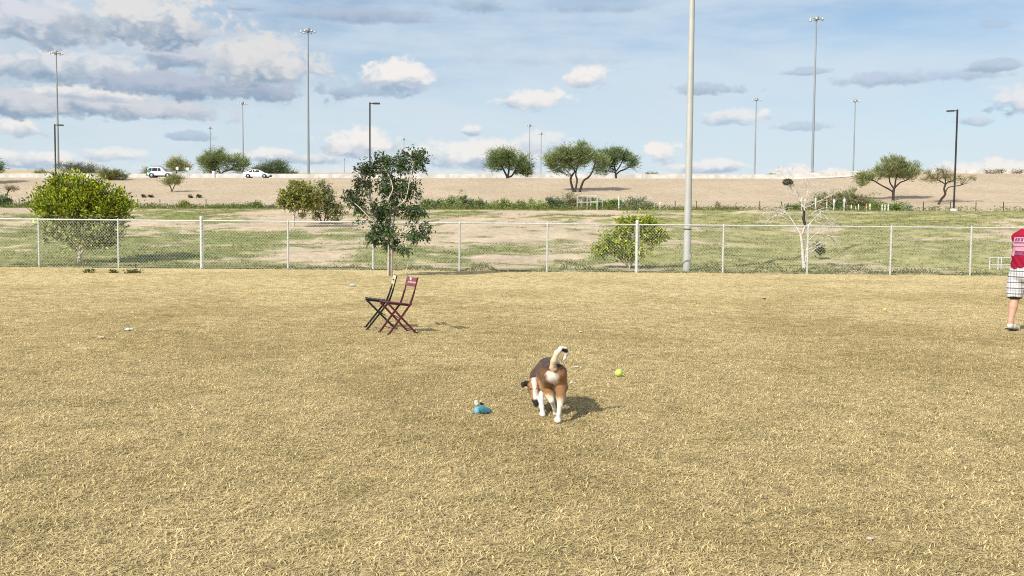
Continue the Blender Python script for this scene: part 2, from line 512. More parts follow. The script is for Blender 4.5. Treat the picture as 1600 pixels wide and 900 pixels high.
# basin beyond the fence: sand with grass growing in patches
def green_amount(X, Y, ZZ):
    px, py = proj(np.stack([X, Y, ZZ], -1))
    t = np.clip((Y - 37) / 48, 0, 1)                              # 0 at the fence, 1 at the top of the rise
    left = sst(560, 480, px)[()] if False else 1 - sst(390, 560, px)
    right = sst(900, 1120, px)
    mid = 1 - np.clip(left + right, 0, 1)
    g = left * np.where(t < .5, .92 - t * .85, .40 - (t - .5) * .45) + right * (.86 - .12 * t) + mid * (.36 - .02 * t + .35 * (1 - sst(0, .10, t)))
    n = fbm(X / 5.0, Y / 4.0, 5, 77)
    n2 = fbm(X / 1.3, Y / 1.0, 3, 99)
    v = g + (n - .5) * 1.8 + (n2 - .5) * 1.15 + (fbm(X / .6, Y / .45, 2, 17) - .5) * .55
    v = np.maximum(v, sst(.93, .985, t) * 1.2 * (n2 + .35))
    return sst(.36, .66, v), right, n2, t
def basin_col(X, Y, ZZ):
    g, right, n2, t = green_amount(X, Y, ZZ)
    n3 = fbm(X / 2.2, Y / 1.5, 4, 31)
    sand = np.array([.485, .385, .27])[None, None] * (0.80 + .40 * n3[..., None])
    gl = np.array([.20, .225, .075]); gr = np.array([.34, .315, .145]); dk = np.array([.16, .17, .06])
    gc = gl + (gr - gl) * (np.clip(right * .8 + (n3 - .45) * 1.6 + .10, 0, 1))[..., None]
    gc = gc + (dk - gc) * (sst(.55, .8, n2) * .6)[..., None]
    return sand + (gc - sand) * g[..., None]
M_BASIN = attr_mat('basin_soil', 1.0, 3.0, .18, .6, .05)
basin_y = np.concatenate([np.arange(37.2, 48, .3), np.arange(48, 118.01, .45)])
basin = tag(grid('basin_ground', axis(-66, 66, .4, 700), basin_y, M_BASIN, Z, basin_col), kind='structure')

m_grav, t_, b_ = new_mat('gravel_slope')
n1 = tex_noise(t_, .12, 4, .6, 'World'); n2 = tex_noise(t_, 1.6, 5, .7, 'World'); n3 = tex_noise(t_, 3.4, 4, .75, 'World')
c_ = mixc(t_, sstep(t_, n1, .35, .65), (.51, .41, .29), (.46, .365, .255))
c_ = mixc(t_, mth(t_, 'MULTIPLY', sstep(t_, n2, .44, .68), .48), c_, (.27, .205, .145))
c_ = mixc(t_, mth(t_, 'MULTIPLY', sstep(t_, n3, .5, .75), .45), c_, (.58, .46, .34))
t_.links.new(c_, b_.inputs['Base Color']); b_.inputs['Roughness'].default_value = 1.0; b_.inputs['Specular IOR Level'].default_value = .05
bump(t_, b_, n2, .8, .25)
tag(grid('embankment', axis(-130, 130, 1.0, 700), np.concatenate([np.arange(118, 164.6, 1.0), [164.5]]) if False else np.linspace(118, 164.5, 48), m_grav), kind='structure')
m_road = pm('asphalt', (.055, .054, .052), (.04, .04, .04), 3, .9, coord='Object')
rx = axis(-130, 130, 4.0, 700)
tag(grid('highway', rx, np.array([164.5, 166, 170, 175, 181]), m_road), kind='structure')
m_up = pm('dry_upland', (.50, .40, .24), (.40, .31, .19), .06, 1.0)
tag(grid('upland', axis(-150, 150, 3.0, 1200), np.concatenate([np.arange(181, 230, 3.0), [240, 260, 300, 400, 600, 1000, 3000]]), m_up), kind='structure')
m_line = pm('road_paint', (.75, .75, .72), (.6, .6, .57), 2, .7)
tag(grid('lane_marking', rx, np.array([165.6, 165.75]), m_line, Z, None, .006), kind='structure')

# concrete barrier along the far edge of the road, cast in lengths
bar_t = empty('concrete_barrier', (0, 179, zt(0, 179)))
tag(bar_t, 'long pale concrete barrier along the raised highway', 'barrier')
prof = [(-.30, 0), (-.30, .10), (-.16, .34), (-.10, 1.12), (.10, 1.12), (.16, .34), (.30, .10), (.30, 0)]
L = 12.0
for k in range(-13, 14):
    x0, x1 = k * L + .02, (k + 1) * L - .02
    b = MB()
    vs = []
    for x in (x0, x1):
        for u, h in prof:
            vs.append((x, u, zt(x, 179) + h - bar_t.location.z - .01))
    n = len(prof)
    b.add(vs, [tuple(range(n)), tuple(reversed(range(n, 2 * n)))] + [((i + 1) % n, i, n + i, n + (i + 1) % n) for i in range(n)])
    b.build('barrier_section', M_CONC, bar_t)

# ---------------------------------------------------------------- scattered blades (geometry nodes, prototypes live in the object's own mesh)
def blade_proto(rng, n, radius, lmin, lmax, width, lean, curl):
    vs, fs = [], []
    for _ in range(n):
        a = rng.random() * 2 * math.pi; rr = radius * math.sqrt(rng.random())
        p = np.array([rr * math.cos(a), rr * math.sin(a), 0.0])
        az_ = rng.random() * 2 * math.pi
        ln = lmin + (lmax - lmin) * rng.random()
        th = lean[0] + (lean[1] - lean[0]) * rng.random()
        w = width * (.7 + .6 * rng.random())
        turn = (rng.random() - .5) * 2 * curl
        b = len(vs); seg = 4
        for i in range(seg + 1):
            d = np.array([math.cos(az_) * math.sin(th), math.sin(az_) * math.sin(th), math.cos(th)])
            sx = np.array([-math.sin(az_), math.cos(az_), 0.0])
            ww = w * (1 - (i / seg) ** 2) + .0006
            vs.append(p - sx * ww / 2); vs.append(p + sx * ww / 2)
            p = p + d * ln / seg
            p[2] = max(p[2], .004)
            th = min(th + curl * .55 * (0.4 + rng.random()), 1.9)
            az_ += turn * .45
        for i in range(seg):
            k = b + i * 2
            fs.append((k, k + 1, k + 3, k + 2))
    br = np.repeat([.45 + .95 * rng.random() for _ in range(n)], 10)
    return np.array(vs), np.array(fs), br
def scatter(name, xs, ys, zf, dens, protos, mat, smin, smax, seed, label, cat):
    X, Y = np.meshgrid(xs, ys); ZZ = zf(X, Y)
    v = np.stack([X, Y, ZZ], -1).reshape(-1, 3)
    nx, ny = len(xs), len(ys)
    i = (np.arange(ny - 1)[:, None] * nx + np.arange(nx - 1)[None, :]).ravel()
    f = np.stack([i, i + 1, i + nx + 1, i + nx], -1)
    D = dens(X, Y, ZZ).ravel()
    pid = np.zeros(len(v)); BR = np.ones(len(v))
    for k, (pv, pf, pb) in enumerate(protos):
        BR = np.concatenate([BR, pb])
        f = np.concatenate([f, pf + len(v)]); v = np.concatenate([v, pv])
        D = np.concatenate([D, np.zeros(len(pv))]); pid = np.concatenate([pid, np.full(len(pv), k + 1)])
    me = mesh_np(name, v, f)
    a = me.attributes.new('dens', 'FLOAT', 'POINT'); a.data.foreach_set('value', D.astype(np.float32))
    a = me.attributes.new('pid', 'FLOAT', 'POINT'); a.data.foreach_set('value', pid.astype(np.float32))
    a = me.attributes.new('blade', 'FLOAT', 'POINT'); a.data.foreach_set('value', BR.astype(np.float32))
    me.materials.append(mat)
    o = link_mesh(name, me, mat)
    g = bpy.data.node_groups.new(name + '_scatter', 'GeometryNodeTree')
    g.interface.new_socket('Geometry', in_out='INPUT', socket_type='NodeSocketGeometry')
    g.interface.new_socket('Geometry', in_out='OUTPUT', socket_type='NodeSocketGeometry')
    gi = g.nodes.new('NodeGroupInput'); go = g.nodes.new('NodeGroupOutput')
    def attr(nm):
        n = g.nodes.new('GeometryNodeInputNamedAttribute'); n.data_type = 'FLOAT'; n.inputs[0].default_value = nm
        return n.outputs[0]
    def sel(k):
        c = g.nodes.new('FunctionNodeCompare'); c.data_type = 'FLOAT'; c.operation = 'EQUAL'
        g.links.new(attr('pid'), c.inputs[0]); c.inputs[1].default_value = k; c.inputs['Epsilon'].default_value = .1
        s = g.nodes.new('GeometryNodeSeparateGeometry'); s.domain = 'POINT'
        g.links.new(gi.outputs[0], s.inputs[0]); g.links.new(c.outputs[0], s.inputs[1])
        return s.outputs[0]
    dp = g.nodes.new('GeometryNodeDistributePointsOnFaces')
    g.links.new(sel(0), dp.inputs['Mesh']); g.links.new(attr('dens'), dp.inputs['Density']); dp.inputs['Seed'].default_value = seed
    jn = g.nodes.new('GeometryNodeJoinGeometry')
    for k in reversed(range(len(protos))):
        gt = g.nodes.new('GeometryNodeGeometryToInstance'); g.links.new(sel(k + 1), gt.inputs[0]); g.links.new(gt.outputs[0], jn.inputs[0])
    ip = g.nodes.new('GeometryNodeInstanceOnPoints')
    g.links.new(dp.outputs['Points'], ip.inputs['Points']); g.links.new(jn.outputs[0], ip.inputs['Instance'])
    ip.inputs['Pick Instance'].default_value = True
    def rnd(dt, lo, hi, sd_):
        n = g.nodes.new('FunctionNodeRandomValue'); n.data_type = dt
        ins = [s for s in n.inputs if s.enabled]; outs = [s for s in n.outputs if s.enabled]
        ins[0].default_value = lo; ins[1].default_value = hi; n.inputs['Seed'].default_value = sd_
        return outs[0]
    g.links.new(rnd('INT', 0, len(protos) - 1, 3), ip.inputs['Instance Index'])
    g.links.new(rnd('FLOAT_VECTOR', (0, 0, 0), (0, 0, 6.283), 5), ip.inputs['Rotation'])
    g.links.new(rnd('FLOAT', smin, smax, 7), ip.inputs['Scale'])
    g.links.new(ip.outputs[0], go.inputs[0])
    md = o.modifiers.new('scatter', 'NODES'); md.node_group = g
    tag(o, label, cat, kind='stuff')
    return o
def blade_mat(name, colour):
    m, t, bs = new_mat(name)
    c = colour(t)
    oi = nd(t, 'ShaderNodeObjectInfo')
    v = nd(t, 'ShaderNodeMapRange'); t.links.new(oi.outputs['Random'], v.inputs[0]); v.inputs[3].default_value = .78; v.inputs[4].default_value = 1.18
    ba = nd(t, 'ShaderNodeAttribute'); ba.attribute_name = 'blade'
    bv_ = mth(t, 'MULTIPLY', v.outputs[0], ba.outputs['Fac'])
    sc = nd(t, 'ShaderNodeVectorMath', operation='SCALE'); t.links.new(c, sc.inputs[0]); t.links.new(bv_, sc.inputs['Scale'])
    t.links.new(sc.outputs[0], bs.inputs['Base Color'])
    bs.inputs['Roughness'].default_value = .75; bs.inputs['Specular IOR Level'].default_value = .2
    tr = nd(t, 'ShaderNodeBsdfTranslucent'); t.links.new(sc.outputs[0], tr.inputs[0])
    mx = nd(t, 'ShaderNodeMixShader'); mx.inputs[0].default_value = .25
    t.links.new(bs.outputs[0], mx.inputs[1]); t.links.new(tr.outputs[0], mx.inputs[2])
    t.links.new(mx.outputs[0], t.nodes['Material Output'].inputs[0])
    return m
prng = random.Random(4)
protos = [blade_proto(prng, 30, .10, .025, .07, .0040, (.75, 1.6), .9) for _ in range(8)]
protos.append(blade_proto(prng, 12, .10, .06, .12, .0038, (.8, 1.5), 1.2))
def lawn_dens(X, Y, ZZ):
    base = np.interp(Y, [2, 4, 8, 12, 18, 26, 36, 36.3], [430, 430, 380, 240, 120, 50, 24, 0])
    vis = 1 - sst(0, 2.5, np.abs(X) - (Y * .56 + 1.2))
    return base * vis * (.65 + .7 * fbm(X / .8, Y / .8, 3, 8))
m_blade = blade_mat('dry_blades', lambda t: lawn_colour(t, 1.0, True)[0])
scatter('dry_grass', np.arange(-24, 24.1, .4), np.arange(2.8, 36.3, .4), lambda x, y: np.zeros_like(x), lawn_dens, protos, m_blade, .7, 1.3, 2, 'short straw coloured dormant grass covering the lawn', 'grass')
def green_col(t):
    n1 = tex_noise(t, .35, 4, .6, 'World'); n2 = tex_noise(t, 2.0, 3, .6, 'World')
    c = mixc(t, sstep(t, n1, .35, .65), (.22, .245, .085), (.37, .345, .155))
    return mixc(t, mth(t, 'MULTIPLY', sstep(t, n2, .5, .7), .5), c, (.18, .20, .07))
gpro = [blade_proto(prng, 40, .24, .05, .13, .016, (.4, 1.4), .5) for _ in range(5)]
gpro = [(a_, b_, .72 + .40 * c_) for a_, b_, c_ in gpro]
def basin_dens(X, Y, ZZ):
    g, right, n2, t = green_amount(X, Y, ZZ)
    return np.where(Y < 37.4, 3.0, 3.4) * g * (1 - .35 * right) * np.interp(Y, [37, 55, 85, 86], [1.3, 1, .8, 0]) * (1 - sst(0, 4, np.abs(X) - (Y * .56 + 3)))
scatter('basin_grass', np.arange(-56, 56.1, .8), np.arange(36.6, 86.1, .8), Z, basin_dens, gpro, blade_mat('green_blades', green_col), .8, 1.9, 6, 'green and yellowing grass tufts growing in patches beyond the fence', 'grass')

# ---------------------------------------------------------------- chain link fence
def fx(px): return P(px, 390, FENCE_Y).x
posts_px = [-62, 61, 185, 315, 450, 583, 718, 855, 995, 1130, 1262, 1392, 1517, 1643]
heavy = {315, 995}
FH = 1.80
fence = empty('chain_link_fence', (0, FENCE_Y, 0))
tag(fence, 'galvanised chain link fence with top rail between the lawn and the basin', 'fence')
pts_x = [fx(p) for p in posts_px]
pm_l = MB().tube([(0, 0, -.05), (0, 0, FH - .02)], .038, 10).lathe((0, 0, FH - .02), [(.040, 0), (.040, .04), (.026, .07), (.004, .08)], 10).mesh('post')
pm_h = MB().tube([(0, 0, -.05), (0, 0, FH + .10)], .062, 12).lathe((0, 0, FH + .10), [(.066, 0), (.066, .03), (.045, .06), (.004, .075)], 12)
for zz in (.25, .7, 1.15, 1.6): pm_h.lathe((0, 0, zz), [(.070, -.02), (.070, .02)], 12)
pm_h.bar((.085, -.02, 0.05), (.085, -.02, FH), .02, .006)
pm_h = pm_h.mesh('terminal_post')
for p, x in zip(posts_px, pts_x):
    o = link_mesh('terminal_post' if p in heavy else 'post', pm_h if p in heavy else pm_l, M_GALV, fence)
    o.location = (x, 0, 0)
MW, MH, PIT = 3.2, FH - .05, .058                       # one bay of mesh
cm = MB()
ncol = int(MW / PIT)
dh = PIT
nseg = int(MH / dh)
for i in range(ncol + 1):
    s = 1 if i % 2 == 0 else -1
    pts = []
    for j in range(nseg + 1):
        off = (PIT / 2) * (1 if j % 2 == 0 else -1)
        pts.append(((i + .5) * MW / (ncol + 1) + off * s * 1.0, (.004 if j % 2 else -.004), .03 + j * MH / nseg))
    # slim flat-sided wire
    w = .0024
    vs = []; fs = []
    for (x, y, z) in pts:
        vs += [(x - w, y - w * .6, z), (x + w, y - w * .6, z), (x, y + w, z)]
    for j in range(nseg):
        a = j * 3
        for q in range(3):
            fs.append((a + q, a + (q + 1) % 3, a + 3 + (q + 1) % 3, a + 3 + q))
    cm.add(vs, fs)
mesh_bay = cm.mesh('chain_mesh')
for a, b in zip(pts_x[:-1], pts_x[1:]):
    o = link_mesh('chain_mesh', mesh_bay, M_WIRE, fence)
    o.location = (a, -.045, 0); o.scale = ((b - a) / MW, 1, 1)
    MB().tube([(a + .03, 0, FH), (b - .03, 0, FH)], .026, 8).build('top_rail', M_GALV, fence)
MB().tube([(pts_x[0], -.05, .06), (pts_x[-1], -.05, .06)], .004, 4).build('tension_wire', M_WIRE, fence)

# ---------------------------------------------------------------- light poles
def tall_pole(px, d, base_off=0):
    b = onground(px, d, 427)
    t = empty('floodlight_pole', b)
    tag(t, 'thick pale grey tapered pole rising just behind the chain link fence', 'pole')
    MB().tube([(0, 0, -.3), (0, 0, .3), (0, 0, 14.5)], [.155, .152, .085], 20).build('shaft', M_POLE, t)
    MB().lathe((0, 0, 1.62), [(.150, -.025), (.156, -.02), (.156, .02), (.150, .025)], 20).build('steel_band', M_DARKM, t)
    MB().lathe((0, 0, 14.5), [(.10, -.05), (.10, .03), (.01, .06)], 16).build('cap', M_POLE, t)
    MB().box((.12, -.09, .55), (.10, .04, .2), .9).build('hand_hole_cover', M_POLE, t)
tall_pole(1073, 37.6)

def shoebox(px, py_top, d, ang, label):
    b = onground(px, d, 320)
    top = P(px, py_top, d).z - b.z
    t = empty('parking_lot_lamp', b)
    tag(t, label, 'street lamp', 'dark shoebox lamps before the embankment')
    MB().box((0, 0, top / 2), (.125, .125, top)).build('shaft', M_DARKM, t, bevel=.01)
    MB().lathe((0, 0, .0), [(.3, -.2), (.3, .25), (.02, .26)], 14).build('footing', M_CONC, t)
    dx, dy = math.cos(ang), math.sin(ang)
    m = Matrix.Rotation(ang, 3, 'Z')
    MB().bar((0, 0, top - .10), (dx * .30, dy * .30, top - .10), .08, .08).build('arm', M_DARKM, t)
    h = MB().box((dx * .58, dy * .58, top - .09), (.62, .36, .12), m=m)
    h.build('lamp_head', M_DARKM, t, bevel=.02)
    MB().box((dx * .58, dy * .58, top - .165), (.5, .28, .02), m=m).build('lens', pm('lamp_lens', (.5, .5, .48), rough=.3), t)
shoebox(578, 160, 86.5, 0.0, 'dark square lamp post rising behind the green leafy tree')
shoebox(1490.5, 171, 86.5, 2.45, 'dark square lamp post beside the crooked thin tree on the slope')
shoebox(88, 194, 104, 0.1, 'dark square lamp post rising behind the yellow green bush')

def high_mast(px, py_top, d, label, nl=6, big=True):
    b = onground(px, d, 270)
    top = P(px, py_top, d).z - b.z
    t = empty('high_mast_light', b)
    tag(t, label, 'mast light', 'high mast lights along the highway')
    MB().tube([(0, 0, -.5), (0, 0, top * .5), (0, 0, top)], [.25, .19, .12], 12).build('shaft', M_MAST, t)
    MB().lathe((0, 0, top), [(.42, -.75), (.5, -.5), (.42, -.15), (.30, .0), (.05, .12)], 12).build('hub', M_MAST, t)
    ring = MB()
    for k in range(18):
        a0, a1 = 2 * math.pi * k / 18, 2 * math.pi * (k + 1) / 18
        ring.tube([(math.cos(a0) * .95, math.sin(a0) * .95, top - .55), (math.cos(a1) * .95, math.sin(a1) * .95, top - .55)], .05, 5)
    ring.build('lamp_ring', M_MAST, t)
    for k in range(nl):
        a = 2 * math.pi * (k + .25) / nl
        c, s = math.cos(a), math.sin(a)
        hd = MB().bar((c * .3, s * .3, top - .5), (c * 1.0, s * 1.0, top - .55), .07, .07)
        hd.lathe((c * 1.25, s * 1.25, top - .70), [(.05, .26), (.13, .22), (.18, .06), (.27, -.08), (.25, -.10)], 10)
        hd.build('luminaire', M_GALV, t)
for a in [(482, 44, 186, 'high mast light with flat lamp ring standing beside the green roundish shrub on the highway'),
          (1269, 25, 184, 'high mast light with bright white lamps behind the dead white tree'),
          (91.5, 79, 212, 'high mast light rising just behind the dark lamp post and yellow green bush'),
          (380, 159, 300, 'far high mast light beside the tree with the dark forked trunk'),
          (1179, 153, 282, 'far thin mast light between the thick grey pole and the mast behind the dead tree'),
          (1333, 155, 284, 'far thin mast light beside the wide fan shaped tree'),
          (827, 194, 356, 'faint far mast light beside the dense dark trunked tree on the crest'),
          (845, 207, 388, 'faint far mast light between two trees on the crest'),
          (329, 198, 376, 'faint far mast light above the forked tree behind the barrier'),
          (631, 216, 420, 'faint far mast light peeking above the green leafy tree by the fence'),
          (538, 248, 545, 'tiny far mast light between the brown bush and the dark lamp post')]:
    high_mast(*a)
# ---------------------------------------------------------------- vegetation
def leaf_mesh(name, cen, dirs, ln, wd, cols, rng, droop=.15):
    """one folded diamond per leaf: two triangles"""
    n = len(cen)
    d = dirs / (np.linalg.norm(dirs, axis=1, keepdims=True) + 1e-9)
    rv = rng.normal(size=(n, 3))
    s = np.cross(d, rv); s /= (np.linalg.norm(s, axis=1, keepdims=True) + 1e-9)
    L_ = ln * (.6 + .8 * rng.random((n, 1))); W_ = wd * (.6 + .8 * rng.random((n, 1)))
    base = cen - d * L_ * .5
    tip = cen + d * L_ * .5; tip[:, 2] -= droop * L_[:, 0]
    mid = cen + np.cross(s, d) * W_ * .2
    v = np.stack([base, mid - s * W_ * .5, tip, mid + s * W_ * .5], 1).reshape(-1, 3)
    i = np.arange(n)[:, None] * 4
    f = np.concatenate([i + [0, 1, 2], i + [0, 2, 3]], 1).reshape(-1, 3)
    return mesh_np(name, v, f, np.repeat(cols, 4, 0))
def jit_cols(rng, n, c, var=.25, c2=None, p2=.0):
    c = np.array(c)[None].repeat(n, 0)
    if c2 is not None:
        k = rng.random(n) < p2
        c[k] = np.array(c2)
    b = 1 + var * (rng.random((n, 1)) * 2 - 1)
    h = 1 + .18 * var * rng.normal(size=(n, 3))
    return np.clip(c * b * h, .003, .95)
def crown_points(rng, lobes, nclump, nleaf, spread, hollow=.35):
    """clumps inside ellipsoid lobes; returns clump centres, leaf centres, lobe index per leaf, outward dirs"""
    vol = np.array([l[3] * l[4] * l[5] for l in lobes]) ** (2 / 3)
    pr = vol / vol.sum()
    li = rng.choice(len(lobes), nclump, p=pr)
    L_ = np.array(lobes)[li]
    u = rng.normal(size=(nclump, 3)); u /= np.linalg.norm(u, axis=1, keepdims=True)
    rad = hollow + (1 - hollow) * rng.random((nclump, 1)) ** .6
    rad *= (.85 + .3 * rng.random((nclump, 1)))
    cc = L_[:, :3] + u * rad * L_[:, 3:6]
    k = np.repeat(np.arange(nclump), nleaf)
    sp = spread * (.5 + rng.random((nclump, 1)))
    lc = cc[k] + rng.normal(size=(len(k), 3)) * sp[k] * np.array([1, 1, .75])
    return cc, u, lc, k, L_
def tree(name, label, cat, px, d, limbs, lobes, nclump=60, nleaf=40, spread=7, ln=.16, wd=.06, colr=(.08, .10, .03), var=.35, c2=None, p2=.0,
         mode='radiate', bark=None, seed=1, py=None, group=None, twig=.6, hollow=.35, base=None, upw=.5, twigs=True, colf=None, bright=None, lift=0):
    limbs = [(a_, b_, [((p[0], p[1] + (lift if (i or p[1] > 0) else 0)) + tuple(p[2:])) for i, p in enumerate(pts)]) for a_, b_, pts in limbs]
    lobes = [(l[0], l[1] + lift) + tuple(l[2:]) for l in lobes]
    bright = bright if bright is not None else (2.5 if d > 110 else 2.1 if d > 60 else 1.35)
    """limbs: [(r0_px, r1_px, [(dx,dy,depth_px)...])...]; lobes: [(dx,dy,depth,rx,ry,rdepth)] in picture pixels at distance d, relative to the base"""
    if d > 110: nleaf = int(nleaf * 1.25); nclump = int(nclump * .85); wd *= .6; ln *= 1.3; spread *= 1.2
    rng = np.random.default_rng(seed)
    b = Vector(base) if base is not None else onground(px, d, py or 330)
    s = d / F
    t = empty(name, b)
    tag(t, label, cat, group)
    lb = [(l[0] * s, l[2] * s, l[1] * s, l[3] * s, l[5] * s, l[4] * s) for l in lobes]
    trunk = MB()
    segs = []
    for r0, r1, pts in limbs:
        q = [Vector((p[0] * s, (p[2] if len(p) > 2 else 0) * s, p[1] * s)) for p in pts]
        # resample smooth
        out = []
        for i in range(len(q) - 1):
            p0 = q[max(i - 1, 0)]; p1 = q[i]; p2_ = q[i + 1]; p3 = q[min(i + 2, len(q) - 1)]
            for k in range(4):
                u = k / 4
                out.append(.5 * ((2 * p1) + (-p0 + p2_) * u + (2 * p0 - 5 * p1 + 4 * p2_ - p3) * u * u + (-p0 + 3 * p1 - 3 * p2_ + p3) * u ** 3))
        out.append(q[-1])
        if pts[0][1] <= 0: out[0] = out[0] - Vector((0, 0, .15))
        rr = [(r0 + (r1 - r0) * (i / (len(out) - 1))) * s for i in range(len(out))]
        rr = [x * (1 + .12 * (rng.random() - .5)) for x in rr]
        trunk.tube(out, rr, 7)
        segs += [(np.array(o_), r_) for o_, r_ in zip(out, rr)]
    if lb:
        cc, u, lc, k, LL = crown_points(rng, lb, nclump, nleaf, spread * s, hollow)
        sp_ = np.array([a for a, _ in segs]) if segs else np.zeros((1, 3))
        if twigs and segs:
            for i in range(nclump):
                dd = np.linalg.norm(sp_ - cc[i], axis=1) + (sp_[:, 2] > cc[i][2]) * .5 * s * 20
                j = int(dd.argmin())
                a = Vector(sp_[j]); e = Vector(cc[i]); mdl = (a + e) / 2 + Vector((rng.normal(), rng.normal(), rng.normal() + .8)) * dd[j] * .10
                r_ = min(segs[j][1] * .6, twig * s)
                trunk.tube([a, mdl, e], [r_, r_ * .7, r_ * .3], 4, caps=False)
        cen = np.array([l[:3] for l in lb]).mean(0); bot = min(l[2] - l[5] for l in lb)
        n = len(lc)
        if mode == 'radiate':
            root = LL[k][:, :3].copy(); root[:, 2] -= LL[k][:, 5] * 1.0
            dirs = (lc - root); dirs /= (np.linalg.norm(dirs, axis=1, keepdims=True) + 1e-6)
            dirs = dirs + rng.normal(size=(n, 3)) * .38 + np.array([0, 0, upw * .4])
        elif mode == 'droop':
            dirs = rng.normal(size=(n, 3)) * .8 + u[k] * .7 + np.array([0, 0, -.3])
        else:
            dirs = rng.normal(size=(n, 3)) + u[k] * .4
        cols = jit_cols(rng, n, colr, var, c2, p2)
        cb = 1 + .30 * (rng.random((nclump, 1)) * 2 - 1)
        cols = cols * cb[k] * bright
        if colf is not None: cols = colf(rng, lc / s, cols, k)
        me = leaf_mesh('crown', lc, dirs, ln, wd, cols, rng)
    if trunk.v: trunk.build('trunk', bark or M_BARK, t)
    if lb: link_mesh('crown', me, LEAF, t)
    return t

OL = (.105, .13, .046); OL2 = (.145, .155, .06); GR = (.072, .105, .036); GY = (.14, .16, .085)
SL = 'trees and shrubs on the embankment'
# --- trees along the crest of the embankment
tree('mesquite_tree', 'dense rounded tree with three dark forking trunks on the crest', 'tree', 792, 165.5,
     [(2.0, 1.2, [(0, 0), (-1, 4), (-6, 14), (-10, 22)]), (1.8, 1.0, [(0, 2), (2, 8), (3, 18), (4, 26)]), (1.8, 1.0, [(0, 2), (7, 4), (12, 12), (16, 22)])],
     [(-14, 30, 0, 17, 16, 18), (2, 29, 0, 16, 14, 16), (22, 24, 0, 15, 16, 15), (-2, 38, 0, 12, 9, 14), (28, 12, 0, 9, 9, 9), (-22, 20, 0, 10, 10, 10), (-22, 38, 0, 8, 7, 8)], 190, 45, 3.4, .50, .085, GR, .4, OL2, .3, seed=3, bark=M_DBARK, group=SL)
tree('palo_verde_tree', 'wide spreading tree with several bare leaning trunks on the upper slope', 'tree', 897, 141,
     [(2.0, 1.1, [(-1, 0), (-6, 6), (-4, 14), (0, 22), (-8, 34)]), (1.6, 1.0, [(1, 0), (4, 7), (2, 14), (3, 24), (10, 40)]), (1.9, 1.0, [(8, 0), (14, 6), (22, 12), (28, 22), (32, 36)])],
     [(-26, 42, 0, 20, 13, 20), (-8, 46, 0, 18, 13, 18), (10, 50, 0, 17, 14, 16), (26, 44, 2, 16, 14, 16), (-34, 34, 0, 10, 9, 12), (-2, 34, 0, 18, 9, 14), (44, 34, 4, 10, 14, 10), (-28, 28, 0, 12, 8, 10), (-38, 40, 0, 9, 9, 9), (12, 60, 0, 8, 6, 8), (-22, 54, 0, 8, 5, 8)], 230, 38, 3.4, .52, .075, OL, .4, GY, .3, seed=5, bark=M_DBARK, group=SL, lift=11)
tree('mesquite_tree', 'green tree with short forked trunk just behind the wide spreading tree on the crest', 'tree', 962, 172,
     [(1.8, 1.1, [(0, 0), (-1, 8), (-2, 16), (-6, 28)]), (1.4, .8, [(0, 8), (6, 13), (16, 17), (26, 24)]), (1.2, .7, [(-1, 12), (5, 20), (12, 34)])],
     [(-14, 34, 0, 16, 14, 15), (2, 37, 0, 15, 14, 15), (24, 26, 0, 9, 8, 9), (14, 38, 0, 10, 9, 10), (-24, 16, 0, 11, 9, 10)], 150, 40, 3.0, .52, .08, GR, .4, OL2, .25, seed=8, bark=M_DBARK, group=SL)
tree('palo_verde_tree', 'fan shaped tree with upswept twigs and short dark trunk on the slope', 'tree', 1395, 131,
     [(2.3, 1.6, [(0, 0), (0, 8), (2, 16)]), (1.4, .7, [(0, 7), (-8, 12), (-20, 18), (-34, 26), (-46, 30)]), (1.3, .7, [(1, 12), (-6, 22), (-8, 34), (-16, 46)]),
      (1.4, .7, [(2, 14), (3, 26), (6, 38), (10, 52)]), (1.3, .7, [(2, 14), (10, 22), (20, 26), (32, 36)])],
     [(-42, 32, 0, 15, 8, 14), (-14, 44, 0, 15, 16, 15), (4, 48, 0, 18, 17, 18), (22, 40, 0, 15, 14, 15), (-44, 24, 0, 9, 6, 9)], 180, 34, 2.6, .62, .065, OL2, .4, GY, .4, seed=9, bark=M_DBARK, group=SL, upw=1.3, lift=6)
tree('young_mesquite', 'thin crooked sparse tree beside the dark lamp post on the slope', 'tree', 1466, 126,
     [(2.0, 1.4, [(0, 0), (4, 8), (10, 16), (8, 24), (10, 32)]), (1.0, .6, [(10, 31), (2, 36), (-8, 40), (-16, 44)]), (1.2, .6, [(9, 30), (14, 35), (22, 36)]), (1.0, .6, [(10, 18), (14, 26), (22, 28), (34, 30)]), (.9, .5, [(10, 32), (8, 44), (4, 54)])],
     [(-10, 46, 0, 18, 10, 14), (6, 50, 0, 16, 12, 14), (20, 44, 0, 14, 9, 12), (44, 40, 0, 12, 5, 8), (-18, 38, 0, 10, 6, 8)], 90, 22, 2.4, .34, .06, (.14, .135, .06), .4, (.20, .16, .09), .3, seed=12, bark=M_DBARK, group=SL)
tree('palo_verde_tree', 'rounded tree with dark forked trunk behind the highway barrier', 'tree', 345, 183,
     [(1.8, 1.2, [(0, 0), (0, 8), (-2, 15), (-6, 26)]), (1.3, .8, [(0, 9), (6, 14), (16, 17), (26, 26)])],
     [(-14, 32, 0, 17, 13, 16), (2, 38, 0, 15, 13, 15), (14, 28, 0, 16, 12, 15), (32, 26, 0, 11, 14, 11), (-20, 20, 0, 9, 9, 9)], 170, 40, 3.2, .55, .085, OL, .4, OL2, .3, seed=14, bark=M_DBARK, group=SL)
